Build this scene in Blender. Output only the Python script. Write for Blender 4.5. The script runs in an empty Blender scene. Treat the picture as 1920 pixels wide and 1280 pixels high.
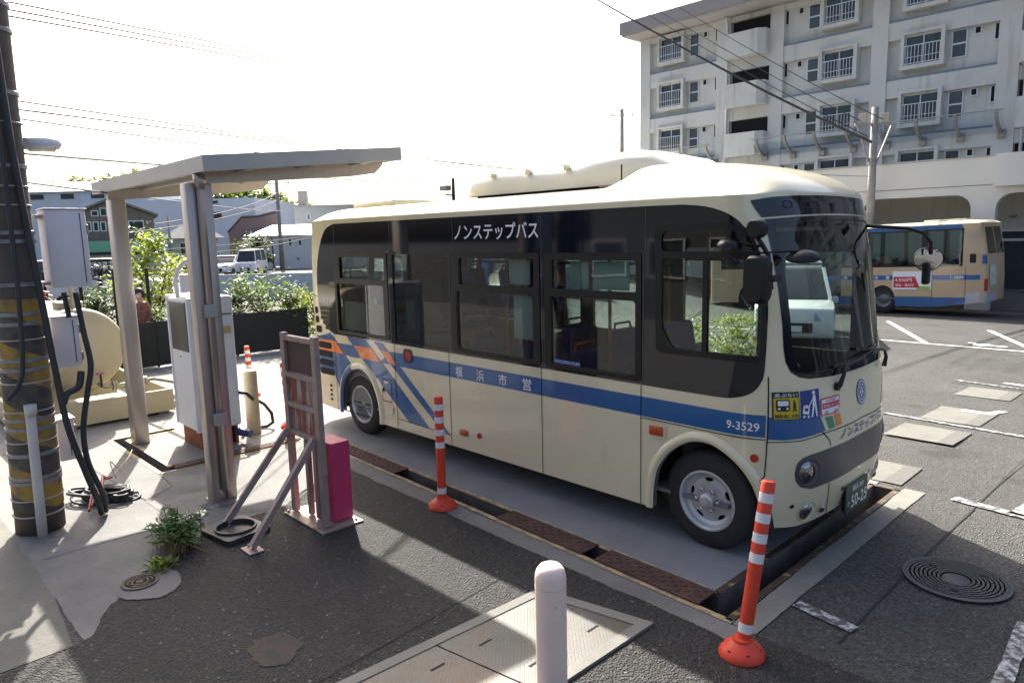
import bpy, bmesh, math, random
from mathutils import Vector, Matrix
from mathutils.geometry import delaunay_2d_cdt
random.seed(7)
SC = bpy.context.scene
COL = SC.collection
R = math.radians
# ------------------------------------------------------------------ camera, sky, sun, exposure
cd = bpy.data.cameras.new('camera'); cam = bpy.data.objects.new('camera', cd); COL.objects.link(cam)
cd.sensor_width = 36; cd.lens = 24.83; cd.clip_end = 2000; cd.clip_start = .05
_r = Vector((0.696705, 0.716966, -0.023702)); _u = Vector((-0.089647, 0.119800, 0.988742)); _f = Vector((-0.711734, 0.686737, -0.147740))
m = Matrix(((_r.x, _u.x, -_f.x, 7.5145), (_r.y, _u.y, -_f.y, -4.5593), (_r.z, _u.z, -_f.z, 2.4160), (0, 0, 0, 1)))
cam.matrix_world = m
SC.camera = cam
SUN = Vector((-.90, .436, 0)).normalized()               # horizontal direction towards the sun
ELEV = 40
w = bpy.data.worlds.new('World'); SC.world = w; w.use_nodes = True
nt = w.node_tree; bg = nt.nodes['Background']
sky = nt.nodes.new('ShaderNodeTexSky'); sky.sky_type = 'NISHITA'; sky.sun_disc = False
sky.sun_elevation = R(ELEV); sky.sun_rotation = math.atan2(SUN.x, SUN.y)
sky.air_density = .8; sky.dust_density = 7.0; sky.ozone_density = 1.0; sky.altitude = 20
nt.links.new(sky.outputs[0], bg.inputs[0]); bg.inputs[1].default_value = .12
sd = bpy.data.lights.new('sun', 'SUN'); sun = bpy.data.objects.new('sun', sd); COL.objects.link(sun)
sd.energy = 4.8; sd.angle = R(.55); sd.color = (1, .95, .86)
sv = Vector((SUN.x * math.cos(R(ELEV)), SUN.y * math.cos(R(ELEV)), math.sin(R(ELEV))))
sun.rotation_euler = sv.to_track_quat('Z', 'Y').to_euler(); sun.location = (-20, 10, 30)
SC.view_settings.view_transform = 'Standard'; SC.view_settings.look = 'None'; SC.view_settings.gamma = 1
SC.view_settings.exposure = 1.5
SC.cycles.use_denoising = True
SC.cycles.transparent_max_bounces = 16; SC.cycles.max_bounces = 8
# ------------------------------------------------------------------ materials
MATS = {}
def M(name, col, rough=.6, metal=0., var=.12, scale=6., bump=0., bscale=80., spec=.5, coat=0., col2=None, thresh=None, detail=5, stretch=None, alpha=None, emit=0, dirt=None):
    if name in MATS: return MATS[name]
    mt = bpy.data.materials.new(name); mt.use_nodes = True; nt = mt.node_tree; N = nt.nodes; L = nt.links
    b = N['Principled BSDF']; b.inputs['Roughness'].default_value = rough; b.inputs['Metallic'].default_value = metal
    b.inputs['Specular IOR Level'].default_value = spec
    if coat: b.inputs['Coat Weight'].default_value = coat; b.inputs['Coat Roughness'].default_value = .06
    if len(col) == 3: col = (*col, 1)
    tc = N.new('ShaderNodeTexCoord'); mp = N.new('ShaderNodeMapping'); L.new(tc.outputs['Object'], mp.inputs[0])
    if stretch: mp.inputs['Scale'].default_value = stretch
    n = N.new('ShaderNodeTexNoise'); n.inputs['Scale'].default_value = scale; n.inputs['Detail'].default_value = detail; n.inputs['Roughness'].default_value = .62
    L.new(mp.outputs[0], n.inputs['Vector'])
    cr = N.new('ShaderNodeValToRGB'); L.new(n.outputs['Fac'], cr.inputs[0])
    lo = tuple(c * (1 - var) for c in col[:3]) + (1,); hi = tuple(min(c * (1 + var), 1) for c in col[:3]) + (1,)
    if col2: lo = (*col2, 1); hi = col
    a, c = thresh or (.3, .7)
    cr.color_ramp.elements[0].position = a; cr.color_ramp.elements[0].color = lo
    cr.color_ramp.elements[1].position = c; cr.color_ramp.elements[1].color = hi
    out = cr.outputs[0]
    if dirt:                                                # (colour, scale, lo, hi): stains with a shape of their own
        dn = N.new('ShaderNodeTexNoise'); dn.inputs['Scale'].default_value = dirt[1]; dn.inputs['Detail'].default_value = 8; dn.inputs['Roughness'].default_value = .7
        L.new(mp.outputs[0], dn.inputs['Vector'])
        dr = N.new('ShaderNodeMapRange'); dr.inputs[1].default_value = dirt[2]; dr.inputs[2].default_value = dirt[3]; L.new(dn.outputs['Fac'], dr.inputs[0])
        mx = N.new('ShaderNodeMix'); mx.data_type = 'RGBA'; L.new(dr.outputs[0], mx.inputs[0]); L.new(out, mx.inputs[6]); mx.inputs[7].default_value = (*dirt[0], 1)
        out = mx.outputs[2]
    L.new(out, b.inputs['Base Color'])
    if bump:
        n2 = N.new('ShaderNodeTexNoise'); n2.inputs['Scale'].default_value = bscale; n2.inputs['Detail'].default_value = 4; L.new(mp.outputs[0], n2.inputs['Vector'])
        bp = N.new('ShaderNodeBump'); bp.inputs['Strength'].default_value = bump; bp.inputs['Distance'].default_value = .02
        L.new(n2.outputs['Fac'], bp.inputs['Height']); L.new(bp.outputs[0], b.inputs['Normal'])
    if emit: b.inputs['Emission Color'].default_value = col; b.inputs['Emission Strength'].default_value = emit
    MATS[name] = mt; return mt
def glass(name, tint, refl=1.0, rough=0.):
    if name in MATS: return MATS[name]
    mt = bpy.data.materials.new(name); mt.use_nodes = True; nt = mt.node_tree; N = nt.nodes; L = nt.links
    N.remove(N['Principled BSDF'])
    t = N.new('ShaderNodeBsdfTransparent'); t.inputs[0].default_value = (*tint, 1)
    g = N.new('ShaderNodeBsdfGlossy'); g.inputs[0].default_value = (refl, refl, refl, 1); g.inputs['Roughness'].default_value = rough
    f = N.new('ShaderNodeFresnel'); f.inputs[0].default_value = 1.5
    tc = N.new('ShaderNodeTexCoord'); n = N.new('ShaderNodeTexNoise'); n.inputs['Scale'].default_value = 1.6; n.inputs['Detail'].default_value = 1; L.new(tc.outputs['Object'], n.inputs['Vector'])
    bp = N.new('ShaderNodeBump'); bp.inputs['Strength'].default_value = .08; bp.inputs['Distance'].default_value = .02; L.new(n.outputs['Fac'], bp.inputs['Height'])
    L.new(bp.outputs[0], g.inputs['Normal'])
    mx = N.new('ShaderNodeMixShader'); L.new(f.outputs[0], mx.inputs[0]); L.new(t.outputs[0], mx.inputs[1]); L.new(g.outputs[0], mx.inputs[2])
    L.new(mx.outputs[0], N['Material Output'].inputs[0]); MATS[name] = mt; return mt
def asphalt(name, base, speck, warm=(1, 1, 1), seed=0):
    mt = bpy.data.materials.new(name); mt.use_nodes = True; nt = mt.node_tree; N = nt.nodes; L = nt.links
    b = N['Principled BSDF']; b.inputs['Roughness'].default_value = .78; b.inputs['Specular IOR Level'].default_value = .45
    tc = N.new('ShaderNodeTexCoord'); mp = N.new('ShaderNodeMapping'); mp.inputs['Location'].default_value = (seed, seed * 2, 0); L.new(tc.outputs['Object'], mp.inputs[0])
    v = N.new('ShaderNodeTexVoronoi'); v.inputs['Scale'].default_value = 72; L.new(mp.outputs[0], v.inputs['Vector'])
    cr = N.new('ShaderNodeValToRGB'); L.new(v.outputs['Color'], cr.inputs[0])
    e = cr.color_ramp.elements; e[0].position = .15; e[0].color = (*[c * base * .55 for c in warm], 1); e[1].position = .7; e[1].color = (*[c * base * 1.35 for c in warm], 1)
    x = e.new(.90); x.color = (*[c * base * 1.6 for c in warm], 1); x = e.new(.955); x.color = (*[c * speck for c in warm], 1)
    n = N.new('ShaderNodeTexNoise'); n.inputs['Scale'].default_value = .55; n.inputs['Detail'].default_value = 9; n.inputs['Roughness'].default_value = .66; L.new(mp.outputs[0], n.inputs['Vector'])
    r = N.new('ShaderNodeMapRange'); r.inputs[1].default_value = .3; r.inputs[2].default_value = .7; r.inputs[3].default_value = .72; r.inputs[4].default_value = 1.35; L.new(n.outputs['Fac'], r.inputs[0])
    mu = N.new('ShaderNodeMix'); mu.data_type = 'RGBA'; mu.blend_type = 'MULTIPLY'; mu.inputs[0].default_value = 1; L.new(cr.outputs[0], mu.inputs[6]); L.new(r.outputs[0], mu.inputs[7])
    L.new(mu.outputs[2], b.inputs['Base Color'])
    o1 = N.new('ShaderNodeTexNoise'); o1.inputs['Scale'].default_value = 1.7; o1.inputs['Detail'].default_value = 3; L.new(mp.outputs[0], o1.inputs['Vector'])
    o2 = N.new('ShaderNodeMapRange'); o2.inputs[1].default_value = .62; o2.inputs[2].default_value = .74; o2.inputs[3].default_value = 1; o2.inputs[4].default_value = .5; L.new(o1.outputs['Fac'], o2.inputs[0])
    o3 = N.new('ShaderNodeMix'); o3.data_type = 'RGBA'; o3.blend_type = 'MULTIPLY'; o3.inputs[0].default_value = 1; L.new(mu.outputs[2], o3.inputs[6]); L.new(o2.outputs[0], o3.inputs[7]); L.new(o3.outputs[2], b.inputs['Base Color'])
    bp = N.new('ShaderNodeBump'); bp.inputs['Strength'].default_value = 1.0; bp.inputs['Distance'].default_value = .016; L.new(v.outputs['Distance'], bp.inputs['Height']); L.new(bp.outputs[0], b.inputs['Normal'])
    MATS[name] = mt; return mt
def worn_paint(name, col, under, amt=.5, scale=9):
    return M(name, col, .7, var=.05, scale=3, dirt=(under, scale, amt, amt + .12), bump=.25, bscale=120)
# ------------------------------------------------------------------ mesh helpers
ORI = {}
class MB:
    def __init__(s): s.v = []; s.f = []
    def add(s, vs, fs):
        o = len(s.v); s.v += [tuple(v) for v in vs]; s.f += [tuple(i + o for i in f) for f in fs]; return s
    def box(s, x0, y0, z0, x1, y1, z1):
        return s.add([(x0, y0, z0), (x1, y0, z0), (x1, y1, z0), (x0, y1, z0), (x0, y0, z1), (x1, y0, z1), (x1, y1, z1), (x0, y1, z1)],
                     [(0, 3, 2, 1), (4, 5, 6, 7), (0, 1, 5, 4), (1, 2, 6, 5), (2, 3, 7, 6), (3, 0, 4, 7)])
    def rbox(s, x0, y0, z0, x1, y1, z1, b=.01, seg=2):
        bm = bmesh.new(); bmesh.ops.create_cube(bm, size=1)
        for v in bm.verts: v.co = Vector(((x0 + x1) / 2 + v.co.x * (x1 - x0), (y0 + y1) / 2 + v.co.y * (y1 - y0), (z0 + z1) / 2 + v.co.z * (z1 - z0)))
        b = min(b, .49 * min(abs(x1 - x0), abs(y1 - y0), abs(z1 - z0)))
        bmesh.ops.bevel(bm, geom=bm.edges[:], offset=b, segments=seg, affect='EDGES', profile=.5)
        bm.verts.index_update(); s.add([v.co[:] for v in bm.verts], [[v.index for v in f.verts] for f in bm.faces]); bm.free(); return s
    def beam(s, p, q, w, h, up=(0, 0, 1)):
        p = Vector(p); q = Vector(q); d = (q - p).normalized(); u = Vector(up)
        if abs(d.dot(u)) > .98: u = Vector((0, 1, 0))
        r = d.cross(u).normalized() * w / 2; u = r.cross(d).normalized() * h / 2
        vs = [p - r - u, p + r - u, p + r + u, p - r + u, q - r - u, q + r - u, q + r + u, q - r + u]
        return s.add(vs, [(0, 1, 2, 3), (7, 6, 5, 4), (0, 4, 5, 1), (1, 5, 6, 2), (2, 6, 7, 3), (3, 7, 4, 0)])
    def tube(s, pts, r, seg=8, caps=True):
        pts = [Vector(p) for p in pts]; n = len(pts); rs = r if isinstance(r, (list, tuple)) else [r] * n
        t0 = (pts[1] - pts[0]).normalized(); a = Vector((0, 0, 1)) if abs(t0.z) < .9 else Vector((1, 0, 0))
        u = t0.cross(a).normalized(); rings = []; prev = t0
        for i, p in enumerate(pts):
            t = ((pts[min(i + 1, n - 1)] - pts[max(i - 1, 0)])).normalized()
            q = prev.rotation_difference(t); u = (q @ u); u = (u - t * u.dot(t)).normalized(); prev = t; w = t.cross(u)
            rings.append([p + (u * math.cos(k * 2 * math.pi / seg) + w * math.sin(k * 2 * math.pi / seg)) * rs[i] for k in range(seg)])
        vs = [v for g in rings for v in g]; fs = []
        for i in range(n - 1):
            for k in range(seg):
                k2 = (k + 1) % seg; fs.append((i * seg + k, i * seg + k2, (i + 1) * seg + k2, (i + 1) * seg + k))
        if caps: fs.append(tuple(range(seg))[::-1]); fs.append(tuple((n - 1) * seg + k for k in range(seg)))
        return s.add(vs, fs)
    def cyl(s, p, q, r, seg=16, r2=None): return s.tube([p, q], [r, r if r2 is None else r2], seg)
    def lathe(s, prof, c, axis='Z', seg=32, caps=True):
        """prof: (radius, height) pairs; c: centre"""
        vs = []; fs = []; n = len(prof)
        for r, h in prof:
            for k in range(seg):
                a = 2 * math.pi * k / seg; x, y = r * math.cos(a), r * math.sin(a)
                if axis == 'Z': q = (x, y, h)
                elif axis == 'Y': q = (x, h, y)
                else: q = (h, x, y)
                vs.append((c[0] + q[0], c[1] + q[1], c[2] + q[2]))
        fl = axis == 'Y'
        for i in range(n - 1):
            for k in range(seg):
                k2 = (k + 1) % seg; f = (i * seg + k, i * seg + k2, (i + 1) * seg + k2, (i + 1) * seg + k); fs.append(f[::-1] if fl else f)
        if caps and prof[0][0] > 1e-5: fs.append(tuple(range(seg))[::1 if fl else -1])
        if caps and prof[-1][0] > 1e-5: fs.append(tuple((n - 1) * seg + k for k in range(seg))[::-1 if fl else 1])
        return s.add(vs, fs)
    def prism(s, poly, map3, d):
        """poly: 2D outline; map3(a,b) -> point; d: extrusion vector"""
        n = len(poly); d = Vector(d); A = [Vector(map3(*p)) for p in poly]; B = [a + d for a in A]
        return s.add(A + B, [tuple(range(n))[::-1], tuple(range(n, 2 * n))] + [(i, (i + 1) % n, n + (i + 1) % n, n + i) for i in range(n)])
    def slab(s, poly, holes, map3, d):
        """flat panel with holes and real thickness"""
        v2, tris = cdt(poly, holes); d = Vector(d); A = [Vector(map3(*p)) for p in v2]; n = len(A)
        cnt = {}
        for t in tris:
            for i in range(3):
                e = (t[i], t[(i + 1) % 3]); cnt[e] = 1
        side = [(a, b) for (a, b) in cnt if (b, a) not in cnt]
        return s.add(A + [a + d for a in A], [t for t in tris] + [tuple(i + n for i in t[::-1]) for t in tris] + [(a, a + n, b + n, b) for a, b in side])
    def ico(s, c, r, sub=1, jit=0, sq=(1, 1, 1)):
        bm = bmesh.new(); bmesh.ops.create_icosphere(bm, subdivisions=sub, radius=1)
        vs = [(c[0] + v.co.x * r * sq[0] * (1 + random.uniform(-jit, jit)), c[1] + v.co.y * r * sq[1] * (1 + random.uniform(-jit, jit)), c[2] + v.co.z * r * sq[2] * (1 + random.uniform(-jit, jit))) for v in bm.verts]
        bm.verts.index_update(); s.add(vs, [[v.index for v in f.verts] for f in bm.faces]); bm.free(); return s
    def xf(s, m, start=0):
        for i in range(start, len(s.v)): s.v[i] = tuple(m @ Vector(s.v[i]))
        return s
    def build(s, name, mat, parent=None, smooth=False, auto=None, normals=None):
        me = bpy.data.meshes.new(name); o = bpy.data.objects.new(name, me); COL.objects.link(o)
        if parent is not None: c = ORI.get(parent.name, Vector((0, 0, 0))); o.parent = parent
        else:
            xs = [v[0] for v in s.v]; ys = [v[1] for v in s.v]; zs = [v[2] for v in s.v]
            c = Vector(((min(xs) + max(xs)) / 2, (min(ys) + max(ys)) / 2, min(zs))); o.location = c
        ORI[o.name] = c
        me.from_pydata([(v[0] - c.x, v[1] - c.y, v[2] - c.z) for v in s.v], [], s.f); me.update()
        ml = mat if isinstance(mat, (list, tuple)) else [mat]
        for q in ml: me.materials.append(q)
        if normals:
            me.shade_smooth(); me.normals_split_custom_set_from_vertices(normals)
        elif auto: me.shade_smooth(); me.set_sharp_from_angle(angle=R(auto))
        elif smooth: me.shade_smooth()
        return o
def inpoly(p, poly):
    x, y = p; c = False; j = len(poly) - 1
    for i in range(len(poly)):
        xi, yi = poly[i]; xj, yj = poly[j]
        if (yi > y) != (yj > y) and x < (xj - xi) * (y - yi) / (yj - yi) + xi: c = not c
        j = i
    return c
def cdt(outer, holes=(), grid=()):
    pts = []; edges = []
    for lp in [outer] + list(holes):
        o = len(pts); pts += lp; edges += [(o + i, o + (i + 1) % len(lp)) for i in range(len(lp))]
    pts += list(grid)
    r = delaunay_2d_cdt([Vector(p) for p in pts], edges, [], 0, 1e-6)
    V = [(v.x, v.y) for v in r[0]]; T = []
    for t in r[2]:
        c = (sum(V[i][0] for i in t) / 3, sum(V[i][1] for i in t) / 3)
        if inpoly(c, outer) and not any(inpoly(c, h) for h in holes):
            a, b, d = [V[i] for i in t]
            if (b[0] - a[0]) * (d[1] - a[1]) - (b[1] - a[1]) * (d[0] - a[0]) < 0: t = t[::-1]
            T.append(tuple(t))
    return V, T
def rrect(x0, z0, x1, z1, r=.02, n=4):
    out = []
    for cx, cz, a0 in ((x1 - r, z0 + r, -90), (x1 - r, z1 - r, 0), (x0 + r, z1 - r, 90), (x0 + r, z0 + r, 180)):
        for i in range(n + 1):
            a = R(a0 + 90 * i / n); out.append((cx + r * math.cos(a), cz + r * math.sin(a)))
    return out
def rpoly(pts, r=.03, n=4):
    """round the corners of a polygon"""
    out = []; m = len(pts)
    for i in range(m):
        p, a, b = Vector(pts[i]), Vector(pts[i - 1]), Vector(pts[(i + 1) % m])
        u, v = (a - p), (b - p); k = min(r, u.length * .45, v.length * .45); A, B = p + u.normalized() * k, p + v.normalized() * k
        for j in range(n + 1):
            t = j / n; q = A * (1 - t) ** 2 + p * 2 * t * (1 - t) + B * t * t; out.append((q.x, q.y))
    return out
def dens(poly, step):
    out = []
    for a, b in zip(poly, poly[1:] + poly[:1]):
        k = max(1, int(math.hypot(b[0] - a[0], b[1] - a[1]) / step + .999))
        out += [(a[0] + (b[0] - a[0]) * i / k, a[1] + (b[1] - a[1]) * i / k) for i in range(k)]
    return out
def ell(cx, cy, rx, ry, n=28): return [(cx + rx * math.cos(2 * math.pi * i / n), cy + ry * math.sin(2 * math.pi * i / n)) for i in range(n)]
# ------------------------------------------------------------------ scene bookkeeping
def tag(o, label=None, cat=None, group=None, kind=None):
    if label: o['label'] = label
    if cat: o['category'] = cat
    if group: o['group'] = group
    if kind: o['kind'] = kind
    return o
def thing(name, label, cat, loc=(0, 0, 0), group=None, rot=None):
    o = bpy.data.objects.new(name, None); COL.objects.link(o); o.location = loc; o.empty_display_size = .2
    ORI[o.name] = Vector((0, 0, 0)) if rot is not None else Vector(loc)
    if rot is not None: o.rotation_euler = rot
    return tag(o, label, cat, group)
def copy_tree(o, parent=None):
    c = o.copy(); COL.objects.link(c); c.parent = parent; ORI[c.name] = ORI[o.name]
    for ch in list(o.children): copy_tree(ch, c)
    return c
def text2d(body, h, bold=0., width=None):
    """glyph outlines as a flat triangulated mesh; returns (verts2d, tris) with cap height ~h starting at 0,0"""
    cu = bpy.data.curves.new('t', 'FONT'); cu.body = body; cu.size = 1; cu.fill_mode = 'FRONT'; cu.offset = bold; cu.resolution_u = 3
    o = bpy.data.objects.new('t', cu); COL.objects.link(o)
    dg = bpy.context.evaluated_depsgraph_get(); me = o.evaluated_get(dg).to_mesh(); me.calc_loop_triangles()
    v = [(q.co.x, q.co.y) for q in me.vertices]; t = [tuple(q.vertices) for q in me.loop_triangles]
    o.evaluated_get(dg).to_mesh_clear(); bpy.data.objects.remove(o); bpy.data.curves.remove(cu)
    if not v: return [], []
    x0 = min(q[0] for q in v); x1 = max(q[0] for q in v); y0 = min(q[1] for q in v); y1 = max(q[1] for q in v)
    sy = h / (y1 - y0); sx = width / (x1 - x0) if width else sy
    return [((q[0] - x0) * sx, (q[1] - y0) * sy) for q in v], t
def text_mb(body, h, map3, width=None, bold=.01):
    v, t = text2d(body, h, bold, width); m = MB()
    if v: m.add([map3(*q) for q in v], t)
    return m
def gz(x, y):
    t = min(max((x + 14) / 8, 0), 1); t = t * t * (3 - 2 * t)
    u = min(max((y - 10) / 8, 0), 1)
    return -.034 * min(max(0, y - 4), 24) * t + .03 * max(min(x + 1, 0), -9) * u * u * (3 - 2 * u) * t
def wrap_build(B, name, mat, outer, holes=(), off=0., parent=None, step=.06, flip=False, step_flat=.5):
    """a sheet that follows body B: outline and holes are given in (s, z)"""
    outer = dens(list(outer), step * 1.2); holes = [dens(list(h), step * 1.2) for h in holes]
    a0 = min(p[0] for p in outer); a1 = max(p[0] for p in outer); b0 = min(p[1] for p in outer); b1 = max(p[1] for p in outer)
    s1, s2 = B.sx(B.xsr), B.sx(B.xsf); s3, s4 = B.L - s2, B.L - s1
    ss = []; s = a0 + step / 2
    while s < a1:
        ss.append(s); s += step_flat if (s1 + .05 < s < s2 - .5 or s3 + .05 < s < s4 - .5) else step
    grid = []; k = 0
    for s in ss:
        fl = (s1 < s < s2 or s3 < s < s4); st = step_flat if fl else step * 1.2
        z = b0 + st * .6
        while z < b1:
            p = (s + (k % 3 - 1) * 1e-4, z)
            if inpoly(p, outer) and not any(inpoly(p, h) for h in holes): grid.append(p)
            z += st; k += 1
    V, T = cdt(outer, holes, grid)
    m = MB(); m.add([B.Po(s, z, off) for s, z in V], [t[::-1] for t in T] if flip else T)
    return m.build(name, mat, parent, normals=[B.N(s, z) if not flip else [-q for q in B.N(s, z)] for s, z in V])
def leaf_cloud(m, c, rad, n, size, sq=(1, 1, 1), shell=.35, droop=0., clump=0):
    cl = []
    if clump:
        for _ in range(clump):
            while True:
                d = Vector((random.uniform(-1, 1), random.uniform(-1, 1), random.uniform(-1, 1)))
                if d.length < 1: break
            cl.append((d, random.uniform(.18, .38)))
    for _ in range(n):
        if cl:
            cc, cr = random.choice(cl); d = cc + Vector((random.gauss(0, 1), random.gauss(0, 1), random.gauss(0, 1))) * cr * .6
        else:
            d = Vector((random.gauss(0, 1), random.gauss(0, 1), random.gauss(0, 1))).normalized() * (random.random() ** shell)
        p = Vector((c[0] + d.x * rad * sq[0], c[1] + d.y * rad * sq[1], c[2] + d.z * rad * sq[2]))
        a = Vector((random.uniform(-1, 1), random.uniform(-1, 1), random.uniform(-.6, .6) - droop)).normalized(); u = a.cross(Vector((random.uniform(-.5, .5), random.uniform(-.5, .5), 1))).normalized()
        L = size * random.uniform(.4, 1.5); W = L * .26; nn = a.cross(u) * L * .1
        m.add([p, p + a * L * .5 + u * W + nn, p + a * L, p + a * L * .5 - u * W + nn], [(0, 1, 2, 3)])
    return m
# ------------------------------------------------------------------ palette
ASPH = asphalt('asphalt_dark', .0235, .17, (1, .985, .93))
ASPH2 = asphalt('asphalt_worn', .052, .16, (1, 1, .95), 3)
CONC = M('concrete_apron', (.16, .158, .15), .85, var=.2, scale=1.3, detail=10, bump=.25, bscale=60, dirt=((.095, .095, .091), .9, .5, .72))
CONC_BAY = M('concrete_bay', (.20, .205, .21), .8, var=.16, scale=1.6, detail=10, bump=.2, bscale=70, dirt=((.16, .16, .165), 1.2, .55, .75))
CONC_PALE = M('concrete_pale', (.18, .176, .155), .85, var=.14, scale=3, detail=9, bump=.25, bscale=60, dirt=((.15, .145, .13), 4, .46, .75))
CONC_OLD = M('concrete_old', (.13, .127, .11), .9, var=.2, scale=1.1, detail=10, bump=.35, bscale=40, dirt=((.09, .088, .077), 1.4, .5, .75))
WHITE_P = worn_paint('road_paint', (.78, .79, .77), (.2, .2, .19), .60, 7)
WHITE_W = worn_paint('road_paint_worn', (.50, .51, .49), (.07, .07, .067), .42, 14)
YELLOW_W = worn_paint('lip_paint', (.46, .33, .15), (.2, .175, .14), .45, 9)
RUST = M('rust', (.14, .055, .035), .85, var=.4, scale=7, bump=.3, bscale=60)
RUST2 = M('rust_bright', (.26, .075, .03), .85, var=.45, scale=9, bump=.3)
DARK = M('dark_void', (.012, .012, .013), .9)
TRENCH = M('trench_concrete', (.09, .08, .07), .9, var=.4, scale=5)
STEEL = M('steel_weathered', (.36, .33, .31), .5, .55, var=.22, scale=5, bump=.06, dirt=((.22, .12, .08), 5, .6, .75))
ALU = M('anodised_aluminium', (.42, .375, .345), .38, .75, var=.06, scale=2, stretch=(8, 8, .3), dirt=((.3, .27, .24), 2, .58, .75))
ALU_D = M('aluminium_grey', (.40, .39, .38), .45, .6, var=.07, scale=2)
WHITE_M = M('white_enamel', (.72, .73, .75), .4, var=.04, scale=4, dirt=((.5, .47, .45), 2.5, .62, .8))
LILAC = M('grey_enamel', (.72, .69, .72), .5, var=.05, scale=3, dirt=((.4, .38, .38), 3, .62, .8))
CREAM_T = M('cream_tank_paint', (.32, .285, .19), .45, var=.07, scale=2, dirt=((.45, .38, .24), 2.2, .6, .8))
BLACK_R = M('black_rubber', (.018, .018, .019), .6, var=.2, bump=.05)
TYRE = M('tyre', (.022, .022, .023), .75, var=.25, scale=9, bump=.1)
ORANGE_P = M('orange_polyurethane', (.66, .055, .02), .5, var=.1, scale=9, dirt=((.4, .06, .03), 6, .62, .8))
REFL = M('white_reflective', (.72, .72, .72), .35, var=.06, dirt=((.4, .4, .4), 14, .6, .75))
PINK = M('magenta_panel', (.50, .035, .125), .55, var=.1, scale=3, dirt=((.33, .05, .09), 4, .58, .78))
TREE_L = M('leaf_green', (.085, .135, .03), .45, var=.5, scale=2.5)
TREE_D = M('leaf_dark', (.04, .075, .022), .45, var=.5, scale=2.5)
TREE_Y = M('leaf_young', (.19, .24, .045), .45, var=.4, scale=2.5)
DRY = M('dry_stem', (.24, .16, .07), .8, var=.3)
BARK = M('bark', (.10, .075, .055), .9, var=.35, scale=12, bump=.4)
for q in (TREE_L, TREE_D, TREE_Y):
    b = q.node_tree.nodes['Principled BSDF']; b.inputs['Specular IOR Level'].default_value = .4
    t = q.node_tree.nodes.new('ShaderNodeBsdfTranslucent'); mx = q.node_tree.nodes.new('ShaderNodeMixShader'); mx.inputs[0].default_value = .4
    cr = [n for n in q.node_tree.nodes if n.type == 'VALTORGB'][0]; g = q.node_tree.nodes.new('ShaderNodeMix'); g.data_type = 'RGBA'; g.blend_type = 'MULTIPLY'; g.inputs[0].default_value = 1
    q.node_tree.links.new(cr.outputs[0], g.inputs[6]); g.inputs[7].default_value = (1.9, 1.9, .8, 1); q.node_tree.links.new(g.outputs[2], t.inputs[0])
    q.node_tree.links.new(b.outputs[0], mx.inputs[1]); q.node_tree.links.new(t.outputs[0], mx.inputs[2]); q.node_tree.links.new(mx.outputs[0], q.node_tree.nodes['Material Output'].inputs[0])
B_CREAM = M('bus_cream', (.74, .665, .45), .28, var=.03, scale=1.5, coat=.6, dirt=((.60, .53, .36), 1.7, .56, .85))
B_BLUE = M('bus_blue', (.005, .095, .28), .3, var=.06, coat=.5)
B_ORANGE = M('bus_orange', (.83, .20, .03), .3, var=.05, coat=.5)
B_GREEN = M('bus_green', (.03, .27, .14), .3, var=.05, coat=.4)
B_BLACK = M('bus_black_gloss', (.005, .008, .016), .05, var=.1)
B_TRIM = M('black_trim', (.008, .009, .010), .38, var=.1, spec=.35)
B_GREY = M('bus_grille_grey', (.085, .08, .085), .4, var=.1)
B_INT = M('bus_interior_lining', (.17, .18, .18), .7, var=.1)
B_SEAT = M('seat_blue', (.03, .07, .22), .85, var=.2, scale=20)
CHROME = M('bright_metal', (.6, .6, .6), .12, 1., var=.03)
RIM = M('silver_rim', (.55, .55, .56), .38, .45, var=.08, scale=8)
RED_L = M('red_lens', (.45, .03, .02), .2, var=.1)
AMBER = M('amber_lens', (.50, .08, .02), .2, var=.1)
WHITE_D = M('white_vinyl', (.80, .81, .82), .4, var=.02)
BLUE_D = M('blue_vinyl', (.012, .05, .24), .4, var=.05)
YEL_D = M('yellow_vinyl', (.62, .45, .02), .45, var=.05)
BLK_D = M('black_vinyl', (.02, .02, .02), .45, var=.1)
RED_D = M('red_vinyl', (.55, .02, .04), .45, var=.05)
GLASS = glass('bus_glass', (.60, .72, .69))
GLASS_W = glass('windscreen_glass', (.66, .74, .71))
GLASS_D = glass('dark_tinted_glass', (.22, .27, .27))
GLASS_H = M('house_glass', (.05, .065, .07), .06, var=.3, scale=.6)
GLASS_C = glass('clear_sheet', (.86, .92, .93), .8)
# ------------------------------------------------------------------ coach body surface
def lerp_table(tab, z):
    if z <= tab[0][0]: return tab[0][1]
    for (z0, a), (z1, b) in zip(tab, tab[1:]):
        if z <= z1:
            t = (z - z0) / (z1 - z0)
            return a + (b - a) * t
    return tab[-1][1]

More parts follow.
